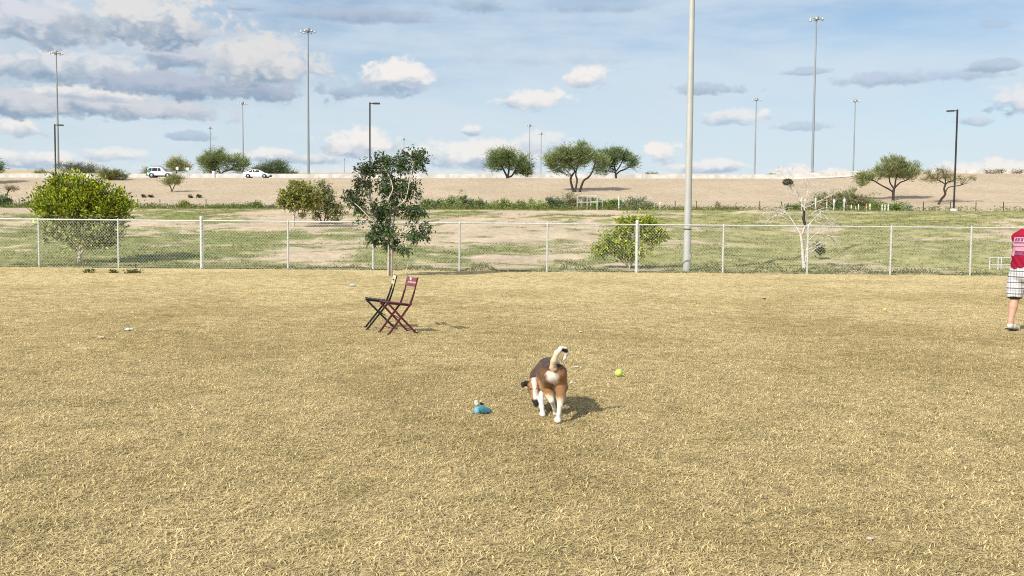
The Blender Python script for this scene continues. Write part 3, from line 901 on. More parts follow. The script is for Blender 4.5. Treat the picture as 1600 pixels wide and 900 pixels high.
tree('palo_verde_tree', 'small upright olive tree behind the white off-road vehicle', 'tree', 276, 190, [(1.4, .8, [(-2, 0), (0, 10), (2, 20)])],
     [(-2, 24, 0, 13, 10, 12), (4, 30, 0, 11, 9, 10), (14, 22, 0, 8, 8, 8)], 80, 36, 2.6, .5, .08, OL2, .4, (.2, .19, .08), .3, seed=15, bark=M_DBARK, group=SL)
tree('desert_shrub', 'low olive shrub behind the rear of the white off-road vehicle', 'shrub', 238, 192, [(1, .6, [(0, 0), (0, 10)])], [(-4, 9, 0, 16, 9, 12), (8, 12, 0, 12, 8, 10)], 80, 36, 2.6, .5, .09, (.12, .12, .04), .4, seed=16, group=SL)
tree('desert_shrub', 'grey leaning shrub between the olive shrub and the upright olive tree', 'shrub', 262, 194, [(1, .6, [(0, 0), (-6, 16)])], [(-2, 10, 0, 12, 6, 10), (-6, 16, 0, 5, 6, 5)], 34, 26, 2.4, .5, .06, (.12, .125, .095), .3, seed=17, group=SL)
tree('desert_shrub', 'broad dark green shrub behind the white sedan', 'shrub', 427, 183, [(1, .6, [(0, 0), (2, 14)])],
     [(-18, 14, 0, 20, 12, 16), (2, 20, 0, 18, 14, 16), (20, 11, 0, 18, 10, 15), (-34, 8, 0, 12, 8, 10)], 190, 40, 3.0, .55, .075, (.07, .09, .045), .4, GY, .25, seed=18, group=SL)
tree('desert_tree', 'grey green thorny tree behind the yellow green bush near the mast', 'tree', 118, 186, [(1.3, .8, [(0, 0), (-4, 12), (-8, 22)]), (1.1, .7, [(0, 2), (10, 12), (22, 20)])],
     [(-10, 20, 0, 13, 10, 12), (12, 18, 0, 14, 9, 12), (28, 16, 0, 14, 9, 12)], 100, 30, 2.8, .55, .06, (.105, .115, .075), .35, seed=19, bark=M_BARK, group=SL)
tree('desert_shrub', 'olive shrub on the slope just above the yellow green bush', 'shrub', 178, 160, [(1, .6, [(0, 0), (0, 14)])], [(-6, 10, 0, 14, 10, 12), (8, 8, 0, 13, 8, 11)], 80, 34, 2.8, .5, .08, (.12, .125, .055), .35, seed=20, group=SL)
tree('desert_shrub', 'low scrubby shrub behind the barrier left of the mast', 'shrub', 66, 196, [(.8, .5, [(0, 0), (0, 6)])], [(-4, 5, 0, 8, 6, 8), (10, 4, 0, 9, 4, 8)], 40, 26, 2.2, .5, .08, (.11, .12, .05), .35, seed=21, group=SL)
tree('young_mesquite', 'small wispy green sapling on the slope below the white off-road vehicle', 'tree', 269, 140, [(1.0, .6, [(0, 0), (-2, 8), (-8, 16)]), (.9, .5, [(0, 1), (4, 10), (8, 20)])],
     [(-8, 18, 0, 10, 7, 9), (6, 20, 0, 10, 8, 9), (0, 22, 0, 9, 6, 8)], 60, 24, 2.2, .42, .06, (.14, .15, .06), .35, seed=22, bark=M_BARK, group=SL, upw=1)
tree('young_mesquite', 'bare little tree with a snaking dark stem low on the slope', 'tree', 16, 124, [(1.5, .9, [(0, 0), (3, 6), (-7, 10), (-4, 16), (-2, 21)])],
     [(-4, 25, 0, 9, 4, 7), (10, 26, 0, 6, 3, 5)], 22, 14, 2.0, .36, .05, (.17, .14, .09), .3, seed=23, bark=M_DBARK, group=SL)
tree('mesquite_tree', 'dark dense tree behind the barrier at the far end of the highway', 'tree', -24, 188, [(2, 1.2, [(0, 0), (0, 12), (2, 24)])], [(0, 24, 0, 26, 15, 20), (12, 16, 0, 18, 9, 14)], 140, 40, 3.2, .55, .08, GR, .4, seed=24, bark=M_DBARK, group=SL)
tree('mesquite_tree', 'large leaning tree on the slope throwing shade below the barrier', 'tree', -48, 152, [(3, 1.8, [(0, 0), (2, 16), (6, 34)])], [(2, 42, 0, 26, 20, 26), (18, 34, 0, 14, 12, 20)], 160, 40, 3.4, .55, .08, GR, .4, seed=25, bark=M_DBARK, group=SL)
for i, (x, w, h, lab) in enumerate([(1013, 5, 6, 'tiny shrub poking above the barrier nearest the leafy tree pair'), (1024, 9, 4, 'small flat shrub poking above the barrier beside a tinier one'), (1206, 7, 3, 'tiny low shrub above the barrier between two far masts')]):
    tree('desert_shrub', lab, 'shrub', x, 184, [(.6, .4, [(0, 0), (0, 6)])], [(0, 9, 0, w, h, w)], 22, 22, 1.6, .4, .08, (.10, .11, .05), .3, seed=30 + i, group=SL)
for i, x in enumerate((1545, 1562, 1586)):
    tree('desert_shrub', ['straggly dry shrub on the crest, nearest the crooked tree', 'straggly dry shrub on the crest, middle one of three', 'straggly dry shrub on the crest, farthest from the crooked tree'][i], 'shrub', x, 166, [(.5, .3, [(0, 0), (1, 6)])], [(0, 4, 0, 10, 3, 8)], 20, 12, 2.2, .4, .05, (.18, .15, .09), .3, seed=34 + i, group='straggly dry shrubs on the crest')

# --- shrubs along the foot of the slope
WL = 'shrubs along the foot of the slope'
tree('brush', 'twiggy olive brush under the wide spreading tree', 'shrub', 905, 104, [(1, .6, [(-10, 0), (-12, 16)]), (1, .6, [(10, 0), (14, 14)])],
     [(-18, 18, 0, 16, 14, 12), (4, 16, 0, 22, 11, 14), (26, 14, 0, 16, 9, 12), (-40, 8, 0, 14, 9, 10)], 130, 26, 3.2, .34, .05, (.155, .14, .075), .35, GY, .3, seed=40, group=WL)
tree('brush', 'dark grey green bush beside the white pipe gate', 'shrub', 866, 94, [(1, .6, [(0, 0), (0, 10)])], [(-4, 12, 0, 13, 11, 10), (10, 10, 0, 10, 9, 8)], 70, 40, 3, .26, .07, (.085, .105, .06), .35, seed=41, group=WL)
tree('brush', 'mounded silvery sage bush beside the white marker post', 'shrub', 996, 90, [(1, .6, [(0, 0), (0, 8)])], [(0, 12, 0, 18, 12, 13), (14, 8, 0, 14, 8, 10), (-14, 8, 0, 10, 8, 8)], 110, 38, 2.6, .24, .06, (.20, .205, .14), .3, (.12, .13, .08), .3, seed=42, group=WL)
tree('brush', 'bright green weedy bush behind the white pipe gate', 'shrub', 955, 92, [(1, .6, [(0, 0), (0, 8)])], [(-18, 9, 0, 16, 9, 10), (6, 10, 0, 18, 9, 10), (20, 6, 0, 10, 7, 8)], 100, 40, 2.6, .24, .08, (.10, .145, .04), .35, seed=43, group=WL)
tree('brush', 'half bare reddish twiggy bush beside the thick grey pole', 'shrub', 1137, 92, [(.7, .3, [(-8, 0), (-14, 14)]), (.6, .3, [(0, 0), (2, 13)]), (.6, .3, [(6, 0), (14, 16)]), (.6, .3, [(-2, 0), (-8, 10)]), (.5, .3, [(8, 0), (22, 10)])],
     [(-6, 5, 0, 12, 5, 8), (8, 4, 0, 12, 4, 8), (-15, 12, 0, 2, 3, 2)], 40, 16, 2, .24, .06, (.10, .11, .05), .3, (.22, .11, .07), .25, seed=44, group=WL)
tree('brush', 'wide olive scrub thicket behind the dead white tree and the white posts', 'shrub', 1318, 97, [(1.2, .6, [(-20, 0), (-24, 22)]), (1.2, .6, [(10, 0), (16, 24)])],
     [(-24, 20, 0, 26, 16, 16), (6, 22, 0, 26, 16, 16), (32, 16, 0, 24, 13, 14), (54, 8, 0, 16, 9, 10), (-48, 10, 0, 12, 8, 10)], 220, 30, 3.4, .34, .055, (.15, .145, .065), .35, GY, .3, seed=45, group=WL)
tree('brush', 'bright green low bush beyond the short white posts', 'shrub', 1388, 93, [(1, .5, [(0, 0), (0, 6)])], [(-16, 7, 0, 18, 7, 10), (12, 8, 0, 18, 8, 10)], 90, 38, 2.4, .24, .08, (.11, .15, .045), .35, seed=46, group=WL)
tree('brush', 'small silvery bush at the end of the thicket below the fan shaped tree', 'shrub', 1418, 92, [(.8, .4, [(0, 0), (0, 5)])], [(0, 6, 0, 10, 7, 8)], 34, 34, 2, .22, .06, (.19, .20, .14), .3, seed=47, group=WL)
tree('brush', 'dark green low bush between the two white boxed posts', 'shrub', 1308, 89, [(.8, .4, [(0, 0), (0, 5)])], [(0, 6, 0, 12, 7, 8)], 40, 36, 2, .22, .08, (.07, .11, .045), .3, seed=48, group=WL)
tree('brush', 'dark green low bush behind the dead white tree', 'shrub', 1236, 89, [(.8, .4, [(0, 0), (0, 5)])], [(-4, 4, 0, 14, 5, 8), (14, 5, 0, 12, 7, 8)], 50, 32, 2, .22, .08, (.09, .125, .045), .3, seed=49, group=WL)
wx = [(668, 12, 10), (686, 14, 12), (704, 16, 14), (722, 20, 16), (742, 16, 12), (760, 18, 8), (781, 22, 11), (806, 18, 10), (824, 16, 12), (842, 14, 9)]
wl = ['leafy weed bush beside the green leafy tree', 'low weed bush second from the green leafy tree', 'rounded weed bush third from the green leafy tree', 'tall weed bush fourth from the green leafy tree', 'weed bush fifth from the green leafy tree',
      'very low weed patch sixth from the green leafy tree', 'bright yellow green weed bush seventh from the green leafy tree', 'yellow green weed bush eighth from the green leafy tree', 'pale dry topped weed bush ninth from the green leafy tree', 'low weed bush beside the dark grey green bush']
for i, ((x, w, h), lab) in enumerate(zip(wx, wl)):
    c = (.10, .13, .05) if i < 6 else (.15, .18, .05)
    w, h = w * 1.1, h * 1.45
    tree('weed_bush', lab, 'weed', x, 89 + (i % 3) * 2, [(.7, .3, [(0, 0), (0, h * .6)])], [(0, h * .55, 0, w * .8, h * .7, 9), (w * .4, h * .35, 0, w * .6, h * .5, 8)], 42, 30, 2.4, .24, .075, c, .4, (.22, .22, .12), .2, seed=50 + i, group=WL)
lx = [(4, 14, 20, 'dark bush at the foot of the slope beside the snaking stem'), (42, 22, 10, 'pale scrubby bush between the snaking stem and the yellow green bush'), (288, 14, 12, 'yellowish bush at the foot of the slope below the small rocks'), (240, 22, 6, 'flat green weed patch beside the yellow green bush'),
      (350, 26, 7, 'flat green weed patch below the leaning shadows'), (375, 18, 9, 'weedy bush left of the small grey rock shrub'), (396, 14, 12, 'taller weedy bush beside the small grey shrub'), (424, 10, 7, 'small grey round shrub left of the brown thicket')]
for i, (x, w, h, lab) in enumerate(lx):
    c = [(.08, .10, .05), (.16, .16, .09), (.17, .17, .05), (.10, .13, .04), (.10, .13, .04), (.11, .14, .05), (.11, .14, .05), (.16, .17, .13)][i]
    tree('weed_bush', lab, 'weed', x, 90 + (i % 2) * 3, [(.7, .3, [(0, 0), (0, h * .6)])], [(0, h * .5, 0, w * .8, h * .65, 9), (w * .5, h * .35, 0, w * .6, h * .45, 8)], 46, 30, 2.4, .24, .075, c, .4, seed=70 + i, group=WL)
# thin small rock shrubs on the gravel
for i, (x, y, lab) in enumerate([(225, 303, 'tiny dark shrub on the gravel slope nearest the yellow green bush'), (236, 303, 'tiny dark shrub on the gravel slope, second from the yellow green bush'), (298, 300, 'tiny dark shrub right of the wispy sapling'), (311, 302, 'tiny dark shrub farthest right of the wispy sapling')]):
    tree('desert_shrub', lab, 'shrub', x, 132, [(.5, .3, [(0, 0), (0, 2)])], [(0, 2, 0, 3.2, 2.6, 3)], 14, 20, 1.0, .22, .08, (.045, .045, .03), .3, seed=80 + i)

# --- brown bushes behind the fence, left of the leafy tree
tree('shrub_tree', 'small bushy tree with mustard leaves on a thin trunk beyond the fence', 'tree', 459, 62, [(2.0, 1.4, [(0, 0), (0, 16), (2, 28), (4, 40)]), (1.2, .7, [(1, 24), (-8, 36), (-18, 48)]), (1.2, .7, [(2, 28), (14, 38), (26, 48)])],
     [(-12, 46, 0, 14, 16, 12), (8, 56, 0, 18, 18, 15), (26, 46, 0, 16, 16, 14), (6, 38, 0, 14, 10, 12)], 130, 34, 3.6, .22, .10, (.145, .155, .045), .4, (.17, .12, .05), .15, seed=90, bark=M_PBARK, mode='random', group='shrubs beyond the fence')
tree('brush', 'twiggy brown and olive bush beside the mustard leaved tree', 'shrub', 503, 66, [(1.4, .7, [(0, 0), (-6, 22), (-10, 44)]), (1.2, .6, [(2, 0), (8, 24), (10, 52)]), (1, .5, [(2, 0), (14, 14), (24, 26)])],
     [(-6, 28, 0, 18, 20, 14), (-22, 22, 0, 16, 16, 12), (8, 36, 0, 14, 24, 12), (22, 18, 0, 14, 14, 12), (2, 52, 0, 10, 14, 9)], 120, 30, 3.4, .24, .07, (.105, .12, .05), .4, (.14, .10, .05), .2, seed=91, mode='random', group='shrubs beyond the fence')

# --- yellow green bush behind the fence
def bushcol(rng, p, cols, k):
    h = np.clip((p[:, 2] - 62) / 20, 0, 1)[:, None]
    low = np.array([.34, .36, .16]) * (cols.mean(1, keepdims=True) / .17)  # low leaves coloured paler: mesh haze and a lift out of their own shade
    return np.clip(low + (cols - low) * h, .003, .95)
tree('leafy_bush', 'big yellow green leafy bush growing against the fence', 'bush', 124, 38.6,
     [(3.0, 2.0, [(0, 0), (2, 22), (6, 48), (8, 80)]), (2.2, 1.2, [(0, 6), (-10, 28), (-26, 52), (-40, 80)]), (2.2, 1.2, [(2, 14), (18, 36), (36, 58), (56, 84)]), (1.6, 1, [(0, 10), (-6, 40), (-14, 100)]), (1.6, 1, [(4, 20), (26, 28), (50, 36)])],
     [(-32, 98, 0, 34, 26, 28), (6, 112, 0, 38, 26, 30), (44, 96, 0, 34, 28, 28), (-4, 90, 0, 62, 28, 34), (0, 52, 0, 54, 30, 30), (40, 62, 0, 34, 24, 24), (-36, 62, 0, 30, 24, 24), (-26, 128, 0, 14, 12, 14), (64, 88, 0, 18, 14, 14), (-58, 92, 0, 16, 14, 14), (24, 40, 0, 44, 18, 24)],
     560, 36, 6.0, .17, .07, (.32, .345, .032), .35, (.09, .135, .02), .42, seed=100, bark=M_PBARK, mode='radiate', py=410, twig=1.2, colf=bushcol, hollow=.3)  # dark second leaf colour paints in the shadows inside the lit crown
tree('leafy_bush', 'small yellow green bush growing through the fence mesh', 'bush', 983, 38.2,
     [(1.8, 1.0, [(0, 0), (-4, 20), (-10, 44)]), (1.6, .9, [(0, 2), (8, 26), (16, 60)]), (1.2, .7, [(0, 4), (20, 22), (40, 40)]), (1.2, .7, [(0, 4), (-24, 18), (-44, 30)])],
     [(-8, 66, 0, 14, 12, 12), (20, 68, 0, 20, 14, 14), (36, 52, 0, 18, 12, 12), (-18, 46, 0, 20, 12, 14), (-40, 30, 0, 16, 10, 12), (0, 30, 0, 26, 16, 16)], 230, 30, 5.0, .15, .065, (.33, .36, .045), .35, (.15, .20, .035), .35, seed=101, bark=M_PBARK, mode='random', py=425, twig=.9)

# --- leafy tree inside the fence
def treecol(rng, p, cols, k):
    red = (1 / (1 + np.exp((p[:, 0] + 22) / 9))) * (1 / (1 + np.exp(-(p[:, 2] - 128) / 12)))
    m = rng.random(len(p)) < red * .35
    cols = cols.copy(); cols[m] = np.array([.075, .042, .034]) * (.7 + .6 * rng.random((m.sum(), 1)))
    return cols
gb = G(612, 431)
TREE_D = gb.y
tree('ash_tree', 'slender leafy green tree with pale bare branches standing before the fence', 'tree', 612, TREE_D,
     [(3.6, 2.8, [(-2, 0), (-1, 34), (0, 66), (2, 100), (3, 128)]), (2.0, 1.1, [(0, 56), (-20, 74), (-38, 96), (-52, 112), (-72, 124)]), (1.8, 1.0, [(-28, 86), (-34, 104), (-36, 124), (-44, 142)]),
      (2.0, 1.0, [(1, 96), (-2, 120), (2, 142), (-6, 164), (-14, 182)]), (1.8, 1.0, [(1, 100), (14, 108), (22, 118), (26, 140), (32, 168), (40, 190)]), (1.5, .8, [(0, 52), (18, 68), (40, 84)]), (1.3, .7, [(0, 46), (20, 52), (46, 60)]), (1.4, .8, [(-1, 50), (-16, 58), (-34, 62)]), (1.25, .7, [(1, 96, 0), (-4, 116, -14), (4, 136, -18), (-4, 158, -16), (-16, 176, -10)]), (1.1, .5, [(-8, 70, -2), (-34, 92, -14), (-48, 106, -14), (-64, 118, -8)]), (1.1, .6, [(2, 104, 0), (16, 112, -14), (24, 122, -16), (30, 150, -14), (34, 176, -8)])],
     [(-60, 122, 0, 14, 12, 12), (-44, 142, 0, 16, 14, 14), (-36, 168, 0, 14, 14, 12), (-12, 172, 0, 18, 18, 14), (14, 178, 0, 14, 18, 13), (40, 178, 0, 15, 20, 13), (40, 186, 0, 12, 12, 10), (-4, 138, 0, 16, 20, 14),
      (24, 136, 0, 20, 18, 16), (4, 108, 0, 20, 16, 16), (36, 100, 0, 18, 14, 14), (-24, 100, 0, 22, 18, 16), (-10, 76, 0, 20, 16, 16), (-28, 62, 0, 16, 12, 12), (0, 52, 0, 16, 12, 12), (38, 62, 0, 20, 10, 14), (46, 76, 0, 16, 10, 12), (-48, 106, 0, 12, 10, 10), (-42, 84, 0, 8, 6, 6), (20, 40, 0, 8, 4, 6), (-30, 48, 0, 8, 5, 6)],
     430, 20, 4.8, .13, .050, (.060, .092, .046), .45, (.11, .16, .04), .18, seed=110, bark=M_PBARK, mode='droop', base=gb, twig=.9, colf=treecol, hollow=.15)
stake = MB().tube([gb + Vector((-.10, -.12, -.1)), gb + Vector((-.09, -.10, 1.05))], .028, 8)
so = stake.build('tree_stake', M_PBARK)
tag(so, 'pale wooden stake at the foot of the slender leafy tree', 'stake')
so2 = MB().tube([gb + Vector((.42, .02, -.1)), gb + Vector((.56, .06, .52)), gb + Vector((.60, .08, .75))], [.014, .010, .005], 6).build('sapling', M_PBARK)
tag(so2, 'thin bare sucker stem rising beside the slender leafy tree', 'sapling')

# --- dead white tree behind the fence
rngd = random.Random(7)
db = onground(1252, 38.8, 428); s_ = 38.8 / F
dt_ = empty('dead_tree', db)
tag(dt_, 'bare white dead tree with drooping twigs behind the fence', 'tree')
dm = MB(); tips = []
def dl(pts, r0, r1, keep=True):
    q = [Vector((p[0] * s_, (p[2] if len(p) > 2 else 0) * s_, p[1] * s_)) for p in pts]
    dm.tube(q, [(r0 + (r1 - r0) * i / (len(q) - 1)) * s_ * .62 for i in range(len(q))], 7)
    for i in range(1, len(q)):
        tips.append((q[i - 1], q[i], (r0 + (r1 - r0) * i / (len(q) - 1)) * s_))
dl([(5, -4), (2, 18), (0, 40), (-3, 58)], 4.6, 3.2)
dl([(6, 4), (7, 30), (9, 50)], 2.4, 1.6)
dl([(-3, 56), (-10, 68, 2), (-18, 80, 4), (-26, 90, 6)], 2.6, 1.4)
dl([(-26, 88, 6), (-36, 86, 6), (-46, 82, 6), (-56, 74, 6)], 1.5, .5)
dl([(-20, 82, 4), (-34, 94, 2), (-50, 94, 0), (-66, 84, 0)], 1.3, .4)
dl([(-26, 90, 6), (-36, 104, 8)], 1.2, .4)
dl([(0, 56), (4, 72, -3), (2, 90, -4), (0, 98, -4)], 2.4, 1.8)
dl([(0, 96, -4), (-8, 112, -4), (-14, 120, -4)], 1.8, 1.3)
dl([(-14, 120, -4), (-20, 128, -4), (-24, 134, -4)], 1.4, 1.0)
dl([(0, 98, -4), (4, 114, -4), (6, 128, -4), (5, 136, -4)], 1.6, .7)
dl([(2, 100, -4), (12, 112, 0), (24, 122, 4), (42, 126, 6)], 1.3, .5)
dl([(2, 96, -4), (18, 104, -2), (36, 112, -2), (54, 124, -2)], 1.4, .5)
dl([(10, 84), (20, 92), (32, 96)], 1.5, .8)
dl([(0, 56), (10, 70), (20, 82), (30, 92)], 2.2, 1.0)
dl([(8, 44), (24, 58), (38, 76), (42, 66)], 1.6, .5)
dl([(8, 30), (24, 40), (40, 54), (56, 48)], 1.6, .5)
dl([(6, 22), (20, 32), (36, 44)], 1.5, .5)
dl([(0, 60), (14, 76), (34, 84), (48, 70)], 1.3, .4)
for sx in (-1, 1): dl([(-14, 118, -4), (-8 + 10 * sx, 136, -4), (-6 + 14 * sx, 156, -4)], .6, .2)
dl([(-22, 130, -4), (-34, 148, -4), (-40, 154, -4)], .6, .25)
base_t = list(tips)
for a, b, r_ in base_t:
    for _ in range(10 if r_ < 1.7 * s_ else 3):
        u = rngd.random(); p = a.lerp(b, u)
        d0 = (b - a).normalized()
        v = (d0 * .5 + Vector((rngd.gauss(0, .8), rngd.gauss(0, .8), rngd.gauss(.1, .5)))).normalized()
        ln_ = rngd.uniform(.2, .65)
        q = p + v * ln_ * .5; e = q + (v + Vector((0, 0, -.9 * rngd.random()))).normalized() * ln_ * .6
        dm.tube([p, q, e], [max(r_ * .22, .006), .006, .003], 4, caps=False)
dm.build('branches', M_DEAD, dt_)
# dark living stem strip and a ball of twigs caught in the fork
MB().tube([Vector((2 * s_, -.13, 70 * s_)), Vector((-1 * s_, -.15, 80 * s_)), Vector((0, -.15, 92 * s_))], [.05, .06, .04], 7).build('charred_stem', M_DBARK, dt_)
rn = np.random.default_rng(5)
n = 900
u = rn.normal(size=(n, 3)); u /= np.linalg.norm(u, axis=1, keepdims=True)
cn = np.array([-26 * s_, -4 * s_, 136 * s_]) + u * rn.random((n, 1)) ** .5 * np.array([8.2 * s_, 7 * s_, 5.2 * s_])
link_mesh('twig_ball', leaf_mesh('twig_ball', cn, rn.normal(size=(n, 3)), .10, .03, jit_cols(rn, n, (.17, .16, .11), .4), rn), LEAF, dt_)
sh = tree('leafy_bush', 'small green sprout beside the dead white tree', 'bush', 1281, 44, [(.8, .4, [(0, 0), (0, 22)])], [(0, 16, 0, 6, 9, 5), (-2, 24, 0, 4, 6, 4)], 26, 26, 2.2, .12, .05, (.10, .13, .05), .4, seed=120, py=380)

# weeds massed along the top of the rise, and grass fringe at the fence foot
rn = np.random.default_rng(9)
n = 52000
X = rn.uniform(-62, 62, n); Y = rn.normal(88.5, 1.8, n)
keep = fbm(X / 4, Y / 2, 4, 55) + .10 * np.sin(X / 9) > .43
X, Y = X[keep], Y[keep]; n = len(X)
pc = np.stack([X, Y, Z(X, Y) + rn.random(n) ** 1.5 * .55 * (fbm(X / 3, Y, 3, 66) + .35)], -1)
cw = jit_cols(rn, n, (.16, .195, .055), .45, (.26, .25, .09), .25)
w_ = link_mesh('weeds', leaf_mesh('weeds', pc, rn.normal(size=(n, 3)) + [0, 0, 1.2], .20, .06, cw, rn), LEAF)
tag(w_, 'low green weeds massed along the foot of the gravel slope', 'weeds', kind='stuff')
n = 9000
X = rn.uniform(-20.5, 20.5, n); Y = rn.normal(36.5, .28, n)
h = np.clip(fbm(X / 1.1, Y * 0, 3, 12) - .38, 0, 1) * .9 * np.interp(X, [-20, -6, 0, 9, 20], [.35, .6, 1, 1.1, .5])
pc = np.stack([X, Y, Z(X, Y) + rn.random(n) * h + .02], -1)
w_ = link_mesh('fence_weeds', leaf_mesh('fence_weeds', pc, rn.normal(size=(n, 3)) * .6 + [0, 0, 1], .13, .025, jit_cols(rn, n, (.12, .15, .045), .4, (.22, .21, .08), .3), rn), LEAF)
tag(w_, 'green weeds growing along the foot of the chain link fence', 'weeds', kind='stuff')
# ---------------------------------------------------------------- things beyond the fence
def far_pipe(t, pts, r_, name):
    MB().tube(pts, r_ * .75, 6).build(name, M_GALV, t)
gp = onground(933, 86.2, 325)
gt = empty('pipe_gate', gp); tag(gt, 'white pipe gate frame standing among the bushes at the foot of the slope', 'gate')
s = 86.2 / F
for (x, z0) in ((-30, -.1), (-15, -.1), (0, -.3)):
    far_pipe(gt, [(x * s, abs(x) * .03, z0), (x * s, abs(x) * .03, 22 * s)], .055 if x else .075, 'upright')
far_pipe(gt, [(-30 * s, .9, 22 * s), (0, 0, 22 * s)], .05, 'top_pipe'); far_pipe(gt, [(-30 * s, .9, 12.5 * s), (0, 0, 12.5 * s)], .045, 'middle_pipe')
gt2 = empty('pipe_gate', onground(941, 87.8, 325)); tag(gt2, 'smaller far leaf of the white pipe gate, low frame half hidden by green bush', 'gate')
for (x) in (-18, 0):
    far_pipe(gt2, [(x * s, 0, -.2), (x * s, 0, 22 * s)], .04, 'upright')
far_pipe(gt2, [(-18 * s, 0, 22 * s), (0, 0, 22 * s)], .035, 'top_pipe'); far_pipe(gt2, [(-18 * s, 0, 14 * s), (0, 0, 14 * s)], .035, 'middle_pipe')
M_YTOP = pm('reflective_band', (.80, .82, .42), (.7, .72, .36), 6, .5)
M_ORANGE = pm('orange_band', (.55, .17, .06), (.45, .13, .05), 6, .6)
def marker(px, h, w, d, label, top='white', box=False):
    b = onground(px, d, 320); s = d / F
    t = empty('marker_post', b); tag(t, label, 'post', 'white posts at the foot of the slope')
    MB().tube([(0, 0, -.2), (0, 0, h * s)], w * s / 2, 8).build('stem', M_GALV if box else M_WHITE, t)
    if box:
        MB().box((0, -.03, h * s * .78), (3.4 * s, 1.6 * s, 3.8 * s)).build('box', M_WHITE, t, bevel=.02)
        MB().box((0, -.03, h * s * .90), (2.4 * s, 1.2 * s, 2.0 * s)).build('cap', M_GALV, t, bevel=.01)
    else:
        MB().lathe((0, 0, h * s), [(w * s * .52, -.22), (w * s * .56, -.02), (w * s * .3, .06), (.01, .08)], 8).build('cap', M_YTOP if top == 'yellow' else (M_ORANGE if top == 'orange' else M_WHITE), t)
marker(967, 20, 1.9, 86.6, 'single slim white post beside the silvery sage bush')
marker(1022, 9, 1.4, 88.6, 'short slim white post left of a yellow topped post behind the thick grey pole side')
marker(1031.5, 13, 1.7, 87, 'slim yellow topped post at the edge of the silvery sage bush', 'yellow')
marker(1252.5, 20, 2.0, 87, 'yellow topped white post in the fork of the dead white tree, taller of two', 'yellow')
marker(1257.5, 18, 2.0, 87.4, 'yellow topped white post in the fork of the dead white tree, shorter of two', 'yellow')
marker(1274.5, 20, 2.2, 87, 'plain white post between the dead tree fork and the boxed posts')
marker(1292, 19, 1.6, 88.2, 'orange banded post half hidden in the olive thicket', 'orange')
marker(1303, 19, 2.4, 86.4, 'white post carrying a white box, nearer the dead tree', box=True)
marker(1319, 21, 2.4, 86.4, 'white post carrying a white box, farther from the dead tree', box=True)
for x, h, tp, lab in [(1330.5, 9, 'yellow', 'short white post standing alone beside the farther boxed post'), (1337.5, 7, 'white', 'lowest short white post in the short row'), (1341.5, 10, 'white', 'short white post close beside the lowest one'), (1354, 11, 'orange', 'short orange topped post in the green bush'),
                      (1359.5, 11, 'yellow', 'short yellowish post beside the orange topped one'), (1378.5, 10, 'white', 'first of three evenly spaced short white posts'), (1383, 10, 'white', 'middle of three evenly spaced short white posts'), (1388, 10, 'white', 'last of three evenly spaced short white posts')]:
    marker(x, h, 2.0, 87.6, lab, tp)
# right of way wire fence at the foot of the slope
wf = empty('wire_fence', onground(800, 114, 320)); tag(wf, 'thin wire fence with slim steel posts along the foot of the gravel slope', 'fence')
pm_w = MB().box((0, 0, .6), (.075, .06, 1.5)).mesh('post')
px_ = [-20, 30, 56, 100, 182, 215, 250, 322, 400, 560, 690, 760, 830, 1055, 1088, 1120, 1187, 1221, 1443, 1485, 1525, 1568, 1610]
pts = []
for x in px_:
    b = onground(x, 114, 320)
    o = link_mesh('post', pm_w, M_DARKM, wf); o.location = b - wf.location
    pts.append(b - wf.location)
for h in (.45, .85, 1.25):
    MB().tube([p + Vector((0, -.05, h)) for p in pts], .010, 4).build('wire', M_MAST, wf)
# small pipe railing beyond the fence on the right
rb = onground(1546, 39.5, 425); s = 39.5 / F
rt = empty('pipe_railing', rb); tag(rt, 'low pale pipe railing beyond the fence beside the person', 'railing')
for x in (0, 13, 18, 34, 46): MB().tube([(x * s, 0, -.1), (x * s, 0, 18 * s)], .026, 8).build('upright', M_GALV, rt)
MB().tube([(0, 0, 18 * s), (46 * s, 0, 18 * s)], .026, 8).build('top_rail', M_GALV, rt)
MB().tube([(0, 0, 7 * s), (46 * s, 0, 7 * s)], .022, 8).build('lower_rail', M_GALV, rt)
# small signs by the highway
for px, d, hh, w, lab in [(277, 176.5, 17, 4, 'small white sign panel in front of the upright olive tree'), (293, 176.5, 16, 5, 'small white sign panel right of the upright olive tree'), (334, 177, 13, 5, 'white rounded roadside cabinet beside the forked tree')]:
    b = onground(px, d, 270); s = d / F
    t = empty('road_sign' if 'sign' in lab else 'roadside_cabinet', b); tag(t, lab, 'sign' if 'sign' in lab else 'cabinet')
    if 'sign' in lab:
        MB().tube([(0, 0, -.2), (0, 0, hh * s)], .04, 6).build('post', M_GALV, t)
        MB().box((0, -.06, hh * s), (w * s, .03, 4.5 * s)).build('panel', M_WHITE, t)
    else:
        MB().box((0, 0, hh * s * .5), (w * s, .5, hh * s)).build('body', M_WHITE, t, bevel=.12)
        MB().box((0, 0, .02), (w * s * 1.2, .7, .2)).build('plinth', M_CONC, t)

